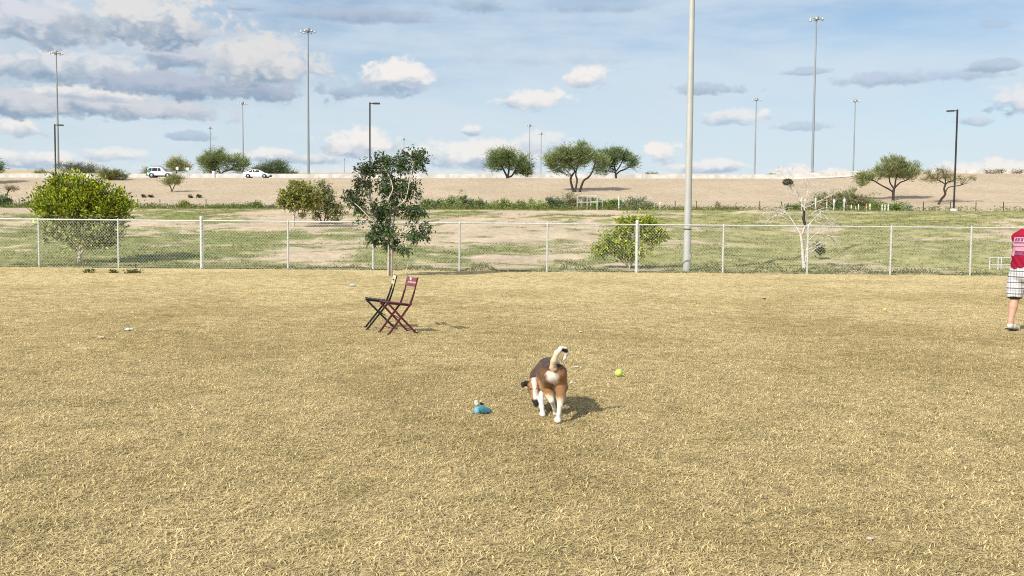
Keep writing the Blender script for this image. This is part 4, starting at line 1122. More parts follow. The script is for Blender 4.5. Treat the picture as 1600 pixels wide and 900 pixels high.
# ---------------------------------------------------------------- cars on the highway
M_CARW = pm('white_car_paint', (.78, .79, .80), (.76, .77, .78), 1, .25, spec=.6)
M_GLASS = pm('dark_car_glass', (.015, .02, .025), (.012, .015, .02), 2, .08, spec=.7)
M_TYRE = pm('tyre_rubber', (.02, .02, .02), (.014, .014, .014), 8, .85)
M_RIM = pm('alloy_rim', (.55, .55, .56), (.4, .4, .41), 6, .35, .6)
M_TRIM = pm('black_trim', (.02, .02, .022), (.015, .015, .016), 6, .6)
M_RED = pm('tail_light', (.35, .02, .02), (.25, .015, .015), 6, .3)
M_HL = pm('head_light', (.75, .78, .8), (.6, .62, .65), 6, .15, spec=.6)
M_TEAL = pm('teal_rear_glass', (.06, .30, .32), (.04, .22, .24), 2, .2)
def loft(sections, closed=True):
    """sections: list of rings with equal point count"""
    b = MB(); n = len(sections[0])
    vs = [p for r_ in sections for p in r_]
    fs = [(i * n + k, i * n + (k + 1) % n, (i + 1) * n + (k + 1) % n, (i + 1) * n + k) for i in range(len(sections) - 1) for k in range(n)]
    fs += [tuple(reversed(range(n))), tuple((len(sections) - 1) * n + k for k in range(n))]
    return b.add(vs, fs, False)
def car(name, label, px, d, body, cabin, halfw, wheels, wr, glass_rear=None, suv=False):
    b = onground(px, d, 272)
    t = empty(name, b + Vector((0, 0, .0))); tag(t, label, 'car', 'cars on the highway')
    # lower body: station x, (z bottom, z top, half width)
    secs = []
    for x, z0, z1, hw in body:
        zm = z0 + (z1 - z0) * .62
        secs.append([(x, -hw * .93, z0), (x, -hw, zm), (x, -hw * .93, z1), (x, hw * .93, z1), (x, hw, zm), (x, hw * .93, z0)])
    loft(secs).build('body', M_CARW, t, bevel=.04)
    secs = []
    for x, z0, z1, hw in cabin:
        secs.append([(x, -hw, z0), (x, -hw * .82, z1), (x, hw * .82, z1), (x, hw, z0)])
    loft(secs).build('roof', M_CARW, t, bevel=.05)
    # side glass, windscreen, rear glass set just proud of the cabin
    def at(x, f):
        for (a, b_) in zip(cabin[:-1], cabin[1:]):
            if a[0] <= x <= b_[0]:
                u = (x - a[0]) / (b_[0] - a[0]); v = [a[i] + (b_[i] - a[i]) * u for i in range(4)]
                return v[1] + (v[2] - v[1]) * f, v[3] * (1 - .18 * f)
    x0, x1 = cabin[0][0], cabin[-1][0]
    L_ = x1 - x0
    if suv: cuts = [(x0 + .12, x0 + .72), (x0 + .80, x0 + 1.72), (x0 + 1.80, x1 - .75)]
    else: cuts = [(x0 + .55, x0 + 1.25), (x0 + 1.33, x1 - .85)]
    for sgn in (-1, 1):
        for a, c in cuts:
            q = []
            for x, f in ((a, .14), (c, .14), (c - (.10 if c == cuts[-1][1] else 0), .86), (a + (.10 if a == cuts[0][0] and not suv else 0), .86)):
                z, hw = at(x, f); q.append((x, sgn * (hw + .012), z))
            MB().add(q, [(0, 1, 2, 3)]).build('side_window', M_GLASS, t)
    def endglass(i, j, nm, mat, k):
        a, c = cabin[i], cabin[j]
        f = lambda u: tuple(a[q] + (c[q] - a[q]) * u for q in range(4))
        p, r_ = f(.12), f(.9)
        dx = .02 * k
        MB().add([(p[0] + dx, -p[3] * .80, p[2] + .015), (p[0] + dx, p[3] * .80, p[2] + .015), (r_[0] + dx, r_[3] * .74, r_[2] + .02), (r_[0] + dx, -r_[3] * .74, r_[2] + .02)], [(0, 1, 2, 3)]).build(nm, mat, t)
    endglass(-1, -2, 'windscreen', M_GLASS, 1)
    if suv:
        a = cabin[0]
        MB().add([(a[0] - .015, -.6, .98), (a[0] - .015, .6, .98), (a[0] + .03, .55, 1.62), (a[0] + .03, -.55, 1.62)], [(0, 1, 2, 3)]).build('rear_window', M_TEAL, t)
        MB().box((a[0] + .22, 0, 1.66), (.42, 1.35, .10)).build('rear_spoiler', M_TEAL, t, bevel=.02)
        for sg in (-1, 1): MB().box((a[0] + .28, sg * .905, 1.10), (.5, .02, .5)).build('rear_quarter_panel', M_TEAL, t)
        MB().box((x0 - .10, 0, .52), (.18, 1.80, .30)).build('rear_bumper', M_TRIM, t, bevel=.03)
        for sg in (-1, 1): MB().box(((wheels[0] + wheels[1]) / 2, sg * .93, .36), (wheels[1] - wheels[0] - .8, .06, .14)).build('sill', M_TRIM, t)
    else:
        endglass(0, 1, 'rear_window', M_GLASS, -1)
    xf, xb = body[-1][0], body[0][0]
    for sg in (-1, 1):
        MB().box((xf - .08, sg * .62, body[-1][2] - .10), (.18, .34, .13)).build('headlight', M_HL, t, bevel=.03)
        MB().box((xb + .05, sg * .68, body[0][2] - .13), (.12, .28, .16)).build('tail_light', M_RED, t, bevel=.03)
        MB().box((cabin[-1][0] - .45, sg * (halfw + .06), cabin[-1][1] + .06), (.14, .20, .14)).build('mirror', M_CARW, t, bevel=.03)
    MB().box((xf - .03, 0, .42), (.10, 1.25, .22)).build('grille', M_TRIM, t, bevel=.02)
    for x in wheels:
        for sg in (-1, 1):
            w = MB().lathe((x, sg * (halfw - .10), wr), [(wr * .62, -.11), (wr * .95, -.11), (wr, -.07), (wr, .07), (wr * .95, .11), (wr * .62, .11)], 20, 'Y').build('wheel', M_TYRE, t)
            MB().lathe((x, sg * (halfw - .10), wr), [(.01, -.10), (wr * .2, -.115), (wr * .62, -.09), (wr * .64, .09), (wr * .2, .115), (.01, .10)], 20, 'Y').build('rim', M_RIM, w)
            MB().lathe((x, sg * (halfw - .06), wr + .02), [(wr * 1.02, -.075), (wr * 1.16, -.075), (wr * 1.16, .068), (wr * 1.02, .068)], 20, 'Y').build('wheel_arch', M_TRIM, t)
    return t
car('sedan', 'white sedan driving along the highway before the broad green shrub', 402.5, 166.8,
    [(-2.32, .42, .92, .74), (-2.2, .26, 1.0, .84), (-1.3, .22, 1.0, .90), (.3, .2, .97, .91), (1.2, .22, .90, .90), (2.05, .26, .76, .82), (2.34, .36, .62, .66)],
    [(-1.95, .96, 1.0, .80), (-1.05, .98, 1.42, .80), (-.3, .98, 1.47, .81), (.35, .96, 1.42, .80), (1.35, .90, .93, .80)], .90, (-1.42, 1.38), .33)
car('off_road_vehicle', 'white boxy off-road vehicle with teal rear behind the wispy sapling', 252, 166.8,
    [(-2.15, .50, 1.02, .84), (-2.05, .38, 1.08, .92), (-1.0, .36, 1.08, .94), (.5, .36, 1.06, .94), (1.5, .38, 1.04, .92), (2.15, .42, .98, .84), (2.28, .5, .8, .78)],
    [(-2.08, 1.05, 1.70, .86), (-1.6, 1.05, 1.80, .87), (.05, 1.05, 1.80, .87), (.35, 1.05, 1.72, .86), (.98, 1.04, 1.10, .84)], .93, (-1.35, 1.42), .40, suv=True)

# ---------------------------------------------------------------- signed distance bodies
def sd_cap(p, a, b, r0, r1):
    ba = b - a; pa = p - a
    h = np.clip((pa @ ba) / max(ba @ ba, 1e-9), 0, 1)
    return np.linalg.norm(pa - h[..., None] * ba, axis=-1) - (r0 + (r1 - r0) * h), h
class Body:
    def __init__(s, h=.008): s.pr = []; s.h = h
    def cap(s, a, r0, b, r1, k=.02, tag_='', sub=False, flat=None):
        s.pr.append(dict(a=np.array(a, float), b=np.array(b, float), r0=r0, r1=r1, k=k, tag=tag_, sub=sub, flat=flat)); return s
    def chain(s, pts, k=.02, tag_='', flat=None):
        for (a, r0), (b, r1) in zip(pts[:-1], pts[1:]): s.cap(a, r0, b, r1, k, tag_, False, flat)
        return s
    def dist(s, q, P_):
        if q['flat'] is not None:            # squeeze space along an axis through a
            ax, f = q['flat']
            ax = np.array(ax, float); ax /= np.linalg.norm(ax)
            d_ = (P_ - q['a']) @ ax
            P2 = P_ + (d_ * (f - 1))[..., None] * ax
            b = q['b'] + ((q['b'] - q['a']) @ ax) * (f - 1) * ax
            d, h = sd_cap(P2, q['a'], b, q['r0'], q['r1'])
            return d / max(1, f ** .5), h
        return sd_cap(P_, q['a'], q['b'], q['r0'], q['r1'])
    def field(s, cut=None):
        lo = np.min([np.minimum(q['a'], q['b']) - max(q['r0'], q['r1']) for q in s.pr], 0) - .05
        hi = np.max([np.maximum(q['a'], q['b']) + max(q['r0'], q['r1']) for q in s.pr], 0) + .05
        n = np.ceil((hi - lo) / s.h).astype(int) + 1
        f = np.full(n, 1.0, np.float64)
        for q in s.pr:
            m = max(q['r0'], q['r1']) + q['k'] * 2 + s.h * 3
            i0 = np.clip(np.floor((np.minimum(q['a'], q['b']) - m - lo) / s.h).astype(int), 0, n - 1)
            i1 = np.clip(np.ceil((np.maximum(q['a'], q['b']) + m - lo) / s.h).astype(int) + 1, 1, n)
            ax = [lo[c] + s.h * np.arange(i0[c], i1[c]) for c in range(3)]
            P_ = np.stack(np.meshgrid(*ax, indexing='ij'), -1)
            d, _ = s.dist(q, P_)
            sl = tuple(slice(i0[c], i1[c]) for c in range(3))
            o = f[sl]
            k = q['k']
            if q['sub']:
                f[sl] = np.maximum(o, -d)
            else:
                hh = np.clip(.5 + .5 * (o - d) / k, 0, 1)
                f[sl] = o * (1 - hh) + d * hh - k * hh * (1 - hh)
        if cut is not None:
            ax = [lo[c] + s.h * np.arange(n[c]) for c in range(3)]
            P_ = np.stack(np.meshgrid(*ax, indexing='ij'), -1)
            f = np.maximum(f, cut(P_))
        return f, lo
    def mesh(s, name, cut=None, colf=None):
        f, lo = s.field(cut)
        v, q = nets(f, lo, s.h)
        c = colf(v) if colf else None
        return mesh_np(name, v, q, c, True)
    def nearest(s, v):
        D = np.stack([s.dist(q, v)[0] for q in s.pr], -1)
        H = np.stack([s.dist(q, v)[1] for q in s.pr], -1)
        return D, H
def nets(f, lo, h):
    n = np.array(f.shape)
    ins = f < 0
    cs = tuple(n - 1)
    cnt = np.zeros(cs); acc = np.zeros(cs + (3,))
    idx = np.stack(np.meshgrid(*[np.arange(c) for c in cs], indexing='ij'), -1).astype(float)
    corners = [(i, j, k) for i in (0, 1) for j in (0, 1) for k in (0, 1)]
    def cv(a, c): return a[c[0]:c[0] + cs[0], c[1]:c[1] + cs[1], c[2]:c[2] + cs[2]]
    for c in corners:
        for ax in range(3):
            if c[ax] == 1: continue
            e = list(c); e[ax] = 1
            fa, fb = cv(f, c), cv(f, e)
            m = (fa < 0) != (fb < 0)
            t = np.where(m, fa / np.where(m, fa - fb, 1), 0)
            p = np.zeros(cs + (3,)); 
            for q in range(3): p[..., q] = c[q]
            p[..., ax] += t
            acc += p * m[..., None]; cnt += m
    act = cnt > 0
    vid = np.full(cs, -1); vid[act] = np.arange(act.sum())
    v = (idx[act] + acc[act] / cnt[act][:, None]) * h + lo
    quads = []
    for ax in range(3):
        sa = [slice(1, n[c] - 1) for c in range(3)]; sa[ax] = slice(0, n[ax] - 1)
        sb = list(sa); sb[ax] = slice(1, n[ax])
        a, b = ins[tuple(sa)], ins[tuple(sb)]
        o = np.array([1, 1, 1]); o[ax] = 0
        pos = np.argwhere(a != b); fl = a[tuple(pos.T)]
        pos = pos + o
        u, w = (ax + 1) % 3, (ax + 2) % 3
        eu = np.eye(3, dtype=int)[u]; ew = np.eye(3, dtype=int)[w]
        q = np.stack([vid[tuple((pos - eu - ew).T)], vid[tuple((pos - ew).T)], vid[tuple(pos.T)], vid[tuple((pos - eu).T)]], -1)
        q[~fl] = q[~fl][:, ::-1]
        quads.append(q)
    return v, np.concatenate(quads)

# ---------------------------------------------------------------- dog
dg = Body(.0062)
A = lambda px, py, d: np.array(P(px, py, d))
dg.chain([(A(863, 584, 7.98), .080), (A(861, 580, 8.2), .090), (A(857, 578, 8.42), .100), (A(854, 578, 8.60), .092)], .05, 'trunk')
dg.cap(A(861, 587, 8.25), .062, A(857, 590, 8.45), .088, .05, 'belly')
dg.chain([(A(873, 582, 7.97), .070), (A(877, 603, 8.03), .052)], .035, 'thigh')
dg.chain([(A(877, 605, 8.03), .054), (A(876, 620, 7.93), .036), (A(875, 633, 7.82), .023)], .025, 'shank')
dg.chain([(A(875, 633, 7.82), .022), (A(873, 647, 7.81), .016), (A(872, 656, 7.81), .018)], .012, 'leg')
dg.cap(A(872, 657.5, 7.81), .026, A(871, 656, 7.87), .029, .02, 'paw')
for k in (-1, 0, 1): dg.cap(A(871 + k * 2.6, 655.5, 7.87), .014, A(871 + k * 3.0, 654.5, 7.90), .012, .008, 'paw')
dg.chain([(A(853, 585, 8.03), .066), (A(855, 605, 8.15), .048)], .035, 'thigh')
dg.chain([(A(855, 607, 8.15), .05), (A(859, 617, 8.09), .035), (A(862, 626, 8.04), .023)], .025, 'shank')
dg.chain([(A(862, 626, 8.04), .022), (A(866, 638, 8.10), .015), (A(868, 645, 8.14), .017)], .012, 'leg')
dg.cap(A(868.5, 648, 8.14), .022, A(869, 646, 8.21), .026, .02, 'paw')
dg.chain([(A(848, 588, 8.50), .056), (A(846.5, 606, 8.43), .040)], .035, 'shoulder')
dg.chain([(A(846.2, 608, 8.42), .033), (A(845.5, 624, 8.28), .024), (A(846.5, 636, 8.18), .020), (A(848, 647, 8.10), .017)], .015, 'leg')
dg.cap(A(848, 649.5, 8.08), .024, A(847.5, 648, 8.15), .029, .02, 'paw')
for k in (-1, 1): dg.cap(A(847.5 + k * 2.6, 648, 8.15), .015, A(847.5 + k * 3, 646.5, 8.18), .013, .008, 'paw')
dg.chain([(A(866, 590, 8.52), .06), (A(868, 607, 8.50), .042)], .035, 'shoulder')
dg.chain([(A(868, 608, 8.50), .040), (A(867.5, 619, 8.60), .026), (A(867, 628, 8.68), .021)], .015, 'leg')
dg.cap(A(867, 629, 8.70), .024, A(867, 627.5, 8.77), .028, .02, 'paw')
dg.chain([(A(850, 579, 8.60), .082), (A(841, 587, 8.66), .068), (A(835.5, 595, 8.52), .054)], .035, 'neck')
dg.chain([(A(834, 600, 8.42), .058), (A(833.5, 607, 8.36), .054)], .026, 'skull')
dg.chain([(A(833.8, 612, 8.34), .038), (A(836, 624, 8.30), .028), (A(837.5, 632, 8.27), .022)], .02, 'muzzle')
dg.cap(A(837.9, 634, 8.255), .012, A(838.3, 634.6, 8.25), .011, .006, 'nose')
dg.chain([(A(827, 600, 8.40), .022), (A(822, 599, 8.38), .025), (A(817.5, 600.5, 8.36), .020), (A(816.5, 604.5, 8.34), .011)], .010, 'ear_dark', ((0, 1, .25), 2.4))
dg.chain([(A(841, 598, 8.40), .020), (A(844.5, 601, 8.37), .022), (A(845, 607, 8.34), .012)], .010, 'ear_tan', ((.35, 1, .2), 2.2))
dg.chain([(A(863, 576, 7.93), .026), (A(865, 564, 7.90), .023), (A(870, 552, 7.90), .022), (A(876.5, 545, 7.91), .020), (A(883, 545.5, 7.92), .018), (A(885.3, 551, 7.93), .018), (A(882.5, 559, 7.94), .016), (A(878.5, 564, 7.94), .010)], .015, 'tail')
def dogcol(v):
    D, H = dg.nearest(v)
    tags = np.array([q['tag'] for q in dg.pr])
    def dmin(*ts): return D[:, np.isin(tags, ts)].min(1)
    W = np.array([.66, .62, .56]); CR = np.array([.62, .46, .29]); BR = np.array([.155, .066, .028]); DK = np.array([.045, .022, .013]); TAN = np.array([.33, .165, .066]); BK = np.array([.012, .011, .011]); PK = np.array([.5, .28, .24])
    eps = .02
    cols = np.zeros((len(v), 3)); wsum = np.zeros((len(v), 1))
    base = {'trunk': BR, 'belly': BR, 'thigh': TAN * .82, 'shank': CR, 'leg': W, 'paw': W, 'shoulder': BR, 'neck': BR, 'skull': TAN, 'muzzle': TAN * .9, 'nose': BK, 'ear_dark': BK * 2, 'ear_tan': TAN, 'tail': CR}
    for i, q in enumerate(dg.pr):
        w = np.exp(-np.clip(D[:, i] - D.min(1), 0, 1) / .007)[:, None]
        cols += base[q['tag']] * w; wsum += w
    cols /= wsum
    def blend(m, c):
        nonlocal cols
        cols = cols + (np.array(c) - cols) * np.clip(m, 0, 1)[:, None]
    rn = fbm(v[:, 0] * 30, v[:, 2] * 30 + v[:, 1] * 23, 3, 3) - .5
    px, py = proj(v)
    trunk = np.exp(-np.clip(dmin('trunk', 'belly', 'thigh', 'shoulder', 'neck') - D.min(1), 0, 1) / .006)
    # dark saddle along the spine
    cz = v[:, 2]
    blend(trunk * sst(.385, .44, cz + rn * .06), DK)
    blend(trunk * .8 * (1 - sst(842, 850, px + rn * 6)) * sst(566, 574, py) * (1 - sst(592, 600, py)), DK)
    # hips grade from chestnut to tan, white breech under the tail
    def spot(p, r0, r1): return 1 - sst(r0, r1, np.linalg.norm((v - p) * np.array([1, .75, .8]), axis=1) + rn * .04)
    blend(spot(A(862, 586, 7.88), .030, .050), CR)
    blend(spot(A(862, 594, 7.89), .034, .074), W)
    blend(spot(A(863, 604, 7.92), .030, .062), W * .9)
    blend(spot(A(854, 600, 7.97), .010, .03) * .7, CR); blend(spot(A(871, 598, 7.93), .010, .03) * .7, CR)
    blend(spot(A(862.5, 580.5, 7.88), .006, .012) * .9, PK * .7)
    # white lower legs fading up
    sh = np.exp(-np.clip(dmin('shank') - D.min(1), 0, 1) / .006)
    blend(sh * (1 - sst(.14, .185, cz + rn * .03)), W)
    blend(sh * sst(.17, .22, cz + rn * .03), TAN * .75)
    # tail: dark patch near the bend, white tip
    tl = np.exp(-np.clip(dmin('tail') - D.min(1), 0, 1) / .004)
    blend(tl * sst(865, 872, px) * .7, W * .95)
    blend(tl * sst(877, 880, px) * sst(555, 560, py), W)
    ta, tb = A(879.5, 546.5, 7.90), A(884.8, 548.5, 7.905)
    tt = np.clip(((v - ta) @ (tb - ta)) / ((tb - ta) @ (tb - ta)), 0, 1)
    blend(tl * (1 - sst(.013, .020, np.linalg.norm(v - ta - tt[:, None] * (tb - ta), axis=1) + rn * .012)), BK)
    # head: white blaze, dark brow and muzzle, black ear
    hd = np.exp(-np.clip(dmin('skull', 'muzzle', 'neck') - D.min(1), 0, 1) / .006)
    a, b = A(834, 592, 8.37), A(837.5, 622, 8.27)
    t = np.clip(((v - a) @ (b - a)) / ((b - a) @ (b - a)), 0, 1)
    dl_ = np.linalg.norm((v - a - t[:, None] * (b - a)) * np.array([1, .35, 1]), axis=1)
    blend(hd * sst(600, 604, py) * (1 - sst(826, 830, px)) * .7, BK * 2.5)
    blend(hd * (1 - sst(.016, .026, dl_ + rn * .012)), W)
    mz = np.exp(-np.clip(dmin('muzzle', 'nose') - D.min(1), 0, 1) / .004)
    blend(mz * sst(621, 626, py + rn * 4), BK * 1.3)
    for e in (A(829.5, 608, 8.31), A(838.8, 607.5, 8.30)):
        blend(1 - sst(.006, .010, np.linalg.norm((v - e) * np.array([1, .4, 1]), axis=1)), BK)
    # claws and pads
    pw = np.exp(-np.clip(dmin('paw') - D.min(1), 0, 1) / .004)
    blend(pw * (1 - sst(.006, .012, cz)) , BK * 2)
    return cols
M_FUR = attr_mat('short_dog_fur', .75, 90, .16, .25, .15, .15)
dog = link_mesh('dog', dg.mesh('dog', None, dogcol), M_FUR)
tag(dog, 'brown and white short haired dog sniffing the grass with its curled tail raised', 'dog')

# ---------------------------------------------------------------- soft toy
ty = Body(.0045)
T = lambda px, py, d: np.array(P(px, py, d))
gd = G(754, 647).y
ty.cap(T(752, 640, gd), .038, T(761, 642, gd + .02), .034, .02, 'body')
ty.cap(T(765, 644, gd + .02), .018, T(767, 645, gd + .03), .012, .015, 'body')
ty.cap(T(745.5, 640, gd - .03), .026, T(745.5, 643, gd - .04), .024, .006, 'arm')
ty.cap(T(746, 633, gd + .01), .018, T(747, 637, gd + .01), .018, .008, 'body')
ty.cap(T(741, 645.5, gd - .02), .010, T(737, 646.5, gd - .03), .006, .01, 'body')
ty.cap(T(744.3, 628.5, gd + .02), .021, T(745.5, 632, gd + .01), .017, .006, 'head')
ty.cap(T(751.5, 630.5, gd + .02), .012, T(754.5, 631.5, gd + .02), .009, .004, 'dark')
for px_k in (748, 755, 762): ty.cap(T(px_k, 645.5, gd - .02), .014, T(px_k + 1, 647, gd - .03), .010, .008, 'foot')
def toycol(v):
    D, H = ty.nearest(v); tg = [ty.pr[i]['tag'] for i in D.argmin(1)]
    c = {'body': (.05, .19, .23), 'arm': (.16, .36, .46), 'head': (.52, .48, .38), 'dark': (.015, .015, .015), 'foot': (.02, .02, .022)}
    return np.array([c[t] for t in tg])
toy = link_mesh('plush_toy', ty.mesh('plush_toy', None, toycol), attr_mat('plush', .95, 120, .3, .6, .05, .3))
tag(toy, 'teal blue plush toy with a cream head lying on the grass', 'toy')

# ---------------------------------------------------------------- balls and litter
def tennis(px, py, r_, colr, label, seam=True):
    b = G(px, py); t = empty('ball', b); tag(t, label, 'ball')
    MB().ball((0, 0, r_ + .012), r_, 24, 14).build('felt', pm('felt_' + label[:12].replace(' ', '_'), colr, tuple(k * .88 for k in colr), 40, .95, bmp=.3, spec=.05), t)
    if seam:
        pts = []
        for k in range(41):
            a = 2 * math.pi * k / 40
            v = Vector((math.cos(a) + .45 * math.cos(3 * a), math.sin(a) - .45 * math.sin(3 * a), 1.05 * math.sin(2 * a))).normalized()
            pts.append(Vector((0, 0, r_ + .012)) + v * (r_ + .0004))
        MB().tube(pts, .0016, 5, caps=False).build('seam', M_WHITE, t)
tennis(967, 590, .040, (.50, .72, .10), 'bright lime tennis ball on the grass beside the dog')
tennis(1383, 487, .034, (.42, .62, .12), 'small lime ball lying alone on the open lawn near the person')
tennis(392, 457.5, .028, (.75, .55, .06), 'tiny yellow ball on the far lawn', False)
b = G(551, 448); t = empty('drink_can', b); tag(t, 'crushed pale blue drink can lying on the far lawn before the leafy tree', 'can')
MB().lathe((0, 0, .045), [(.025, -.075), (.033, -.066), (.036, -.02), (.029, .01), (.034, .04), (.030, .066), (.025, .074)], 16, 'X').build('shell', pm('can_metal', (.50, .58, .60), (.36, .44, .47), 18, .3, .4), t)
MB().lathe((0.072, 0, .045), [(.001, 0), (.025, 0), (.026, .003)], 16, 'X').build('lid', M_RIM, t)
def scrap(px, py, size, colr, label, cat, name, seed):
    r_ = np.random.default_rng(seed); b = G(px, py)
    n = 9; X, Y = np.meshgrid(np.linspace(-1, 1, n), np.linspace(-1, 1, n))
    ang = np.arctan2(Y, X); rr = np.maximum(abs(X), abs(Y))
    rad = rr * (1 + .22 * np.sin(ang * 3 + seed) + .12 * np.sin(ang * 7 + 2 * seed))
    z = .45 * fbm(X * 1.6 + 5 + seed, Y * 1.6, 3, seed) * size * (1.2 - rr * .6) + .01
    top = np.stack([np.cos(ang) * rad * size / 2, np.sin(ang) * rad * size / 2, z], -1).reshape(-1, 3)
    bot = top.copy(); bot[:, 2] = np.maximum(bot[:, 2] - .006, .001)
    i = (np.arange(n - 1)[:, None] * n + np.arange(n - 1)[None]).ravel()
    f = np.stack([i, i + 1, i + n + 1, i + n], -1)
    o = link_mesh(name, mesh_np(name, np.concatenate([top, bot]), np.concatenate([f, f[:, ::-1] + n * n]), None, False), pm(name + str(seed), colr, tuple(k * .8 for k in colr), 14, .9))
    o.location = b; tag(o, label, cat)
scrap(200, 517, .12, (.85, .85, .84), 'crumpled white paper scrap on the lawn far left of the chairs', 'litter', 'paper_scrap', 1)
scrap(236, 518, .07, (.68, .62, .48), 'small cream scrap on the lawn right of the white paper scrap', 'litter', 'paper_scrap', 2)
scrap(159, 529, .09, (.60, .48, .32), 'pale tan leaf scrap on the lawn below the white paper scrap', 'litter', 'leaf_scrap', 3)
scrap(1194, 468, .09, (.06, .06, .055), 'small dark clod on the far lawn between the grey pole and the person', 'clod', 'dirt_clod', 4)
scrap(900, 575, .05, (.78, .74, .66), 'tiny white scrap on the grass just past the dog tail', 'litter', 'paper_scrap', 5)
scrap(908, 520, .05, (.72, .64, .46), 'tiny pale scrap on the open lawn beyond the dog', 'litter', 'paper_scrap', 6)
scrap(1360, 845, .035, (.55, .42, .38), 'small pinkish scrap in the foreground grass', 'litter', 'paper_scrap', 7)
scrap(894, 600, .05, (.72, .66, .50), 'tiny cream scrap on the grass right beside the dog', 'litter', 'paper_scrap', 8)
rnl = np.random.default_rng(33)
for (x, y, w, lab) in [(177, 426.5, .30, 'larger dark green weed clump on the lawn before the yellow green bush'), (202, 427, .22, 'smallest dark green weed clump between two others on the lawn'), (213, 426.5, .32, 'dark green weed clump at the row end on the lawn nearest the heavy fence post'), (140, 426, .3, 'flat green weed patch on the lawn right before the fence post')]:
    b = G(x, y); n = 60
    pc = np.stack([rnl.normal(0, w * .30, n), rnl.normal(0, .12, n), rnl.random(n) ** 2 * .12], -1)
    o = link_mesh('weed_clump', leaf_mesh('weed_clump', pc, rnl.normal(size=(n, 3)) + [0, 0, .8], .12, .045, jit_cols(rnl, n, (.10, .125, .045), .45), rnl), LEAF)
    o.location = b; tag(o, lab, 'weed', 'weed clumps on the lawn')

# ---------------------------------------------------------------- folding bistro chairs
M_MAROON = pm('maroon_paint', (.11, .018, .028), (.085, .014, .022), 9, .45)
M_MSLAT = pm('maroon_slat_paint', (.20, .045, .085), (.16, .035, .07), 9, .5)
M_BLACK = pm('black_paint', (.014, .013, .014), (.01, .01, .01), 9, .4)
M_GLINT = pm('sun_glint_slat', (.62, .54, .40), (.52, .45, .33), 9, .6)  # pale cream stands in for sun glinting on the black chair's slats
def chair(name, label, loc, ang, frame, slat, sticker, W=.38):
    t = empty(name, loc, ang); tag(t, label, 'chair')
    hw = W / 2
    for sg in (-1, 1):
        y = sg * hw
        # upright: front foot, up past the seat, bend, back top
        MB().bar((.21, y, 0), (-.13, y, .43), .016, .028).bar((-.13, y, .425), (-.165, y, .52), .016, .028).bar((-.165, y, .515), (-.205, y, .64), .015, .026).build('upright', frame, t)
        MB().bar((-.205, y, .635), (-.262, y, .85), .012, .018).build('back_post', frame, t)
        y2 = sg * (hw - .022)
        MB().bar((-.25, y2, 0), (.20, y2, .462), .016, .028).build('leg', frame, t)
        for q in ((.21, y), (-.25, y2)): MB().box((q[0], q[1], .012), (.032, .02, .02)).build('foot_pad', frame, t)
        MB().bar((.20, sg * (hw - .04), .468), (-.16, sg * (hw - .04), .425), .016, .022).build('seat_rail', frame, t)
    for k in range(6):
        u = .19 - k * .068
        MB().box((u, 0, .484 - k * .0084), (.052, W - .02, .014), m=Matrix.Rotation(-.12, 3, 'Y')).build('seat_slat', frame if slat is M_GLINT else slat if False else frame, t, bevel=.003)
    for (u, z, hh) in ((-.253, .815, .062), (-.232, .735, .05)):
        m = Matrix.Rotation(-.26, 3, 'Y')
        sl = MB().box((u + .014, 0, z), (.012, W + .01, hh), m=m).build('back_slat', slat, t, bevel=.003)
        if sticker and z > .8: MB().lathe((u + .022, -.02, z), [(.001, .004), (.028, .004), (.028, -.020), (.001, -.020)], 14, 'X').build('sticker', M_WHITE, sl)
    MB().tube([(-.23, -hw, .05), (-.23, hw, .05)], .007, 6).build('stretcher', frame, t)
    MB().tube([(.14, -hw, .095), (.14, hw, .095)], .007, 6).build('stretcher', frame, t)
    MB().bar((.02, -hw + .03, .28), (-.11, -hw + .1, .20), .008, .014).build('folding_strut', frame, t)
    return t
chair('folding_chair', 'maroon metal folding chair with two back slats and a white sticker', G(620, 520.5), math.atan2(-.48, -.88), M_MAROON, M_MSLAT, True)
chair('folding_chair', 'black metal folding chair with back slats painted pale as sun glint, seen side on', G(592.5, 513.5), math.atan2(-.21, -.98), M_BLACK, M_GLINT, False)

# ---------------------------------------------------------------- person
SKIN = (.50, .29, .20)
lf = G(1579, 517.5)
HEAD = R(-58)
person = empty('person', (0, 0, 0), HEAD)
rm = Matrix.Rotation(HEAD, 3, 'Z')
PS = 1.09
person.scale = (PS, PS, PS)
off = rm @ Vector((-.10, -.12, 0)) * PS
person.location = lf - off
tag(person, 'person in a red printed shirt and white plaid shorts walking away', 'person')
bd = Body(.0075)
V3 = lambda *a: np.array(a, float)
# legs
bd.chain([(V3(-.095, 0, .92), .098), (V3(-.108, -.015, .70), .082), (V3(-.11, -.02, .50), .060), (V3(-.108, -.065, .37), .060), (V3(-.102, -.125, .16), .040), (V3(-.10, -.14, .09), .038)], .02, 'skin')
bd.chain([(V3(.095, 0, .92), .098), (V3(.108, .07, .70), .082), (V3(.11, .13, .50), .060), (V3(.108, .13, .37), .060), (V3(.10, .18, .16), .040), (V3(.10, .19, .09), .038)], .02, 'skin')
bd.chain([(V3(-.10, -.14, .08), .034), (V3(-.10, .0, .05), .03)], .02, 'skin'); bd.chain([(V3(.10, .19, .08), .034), (V3(.10, .33, .05), .03)], .02, 'skin')
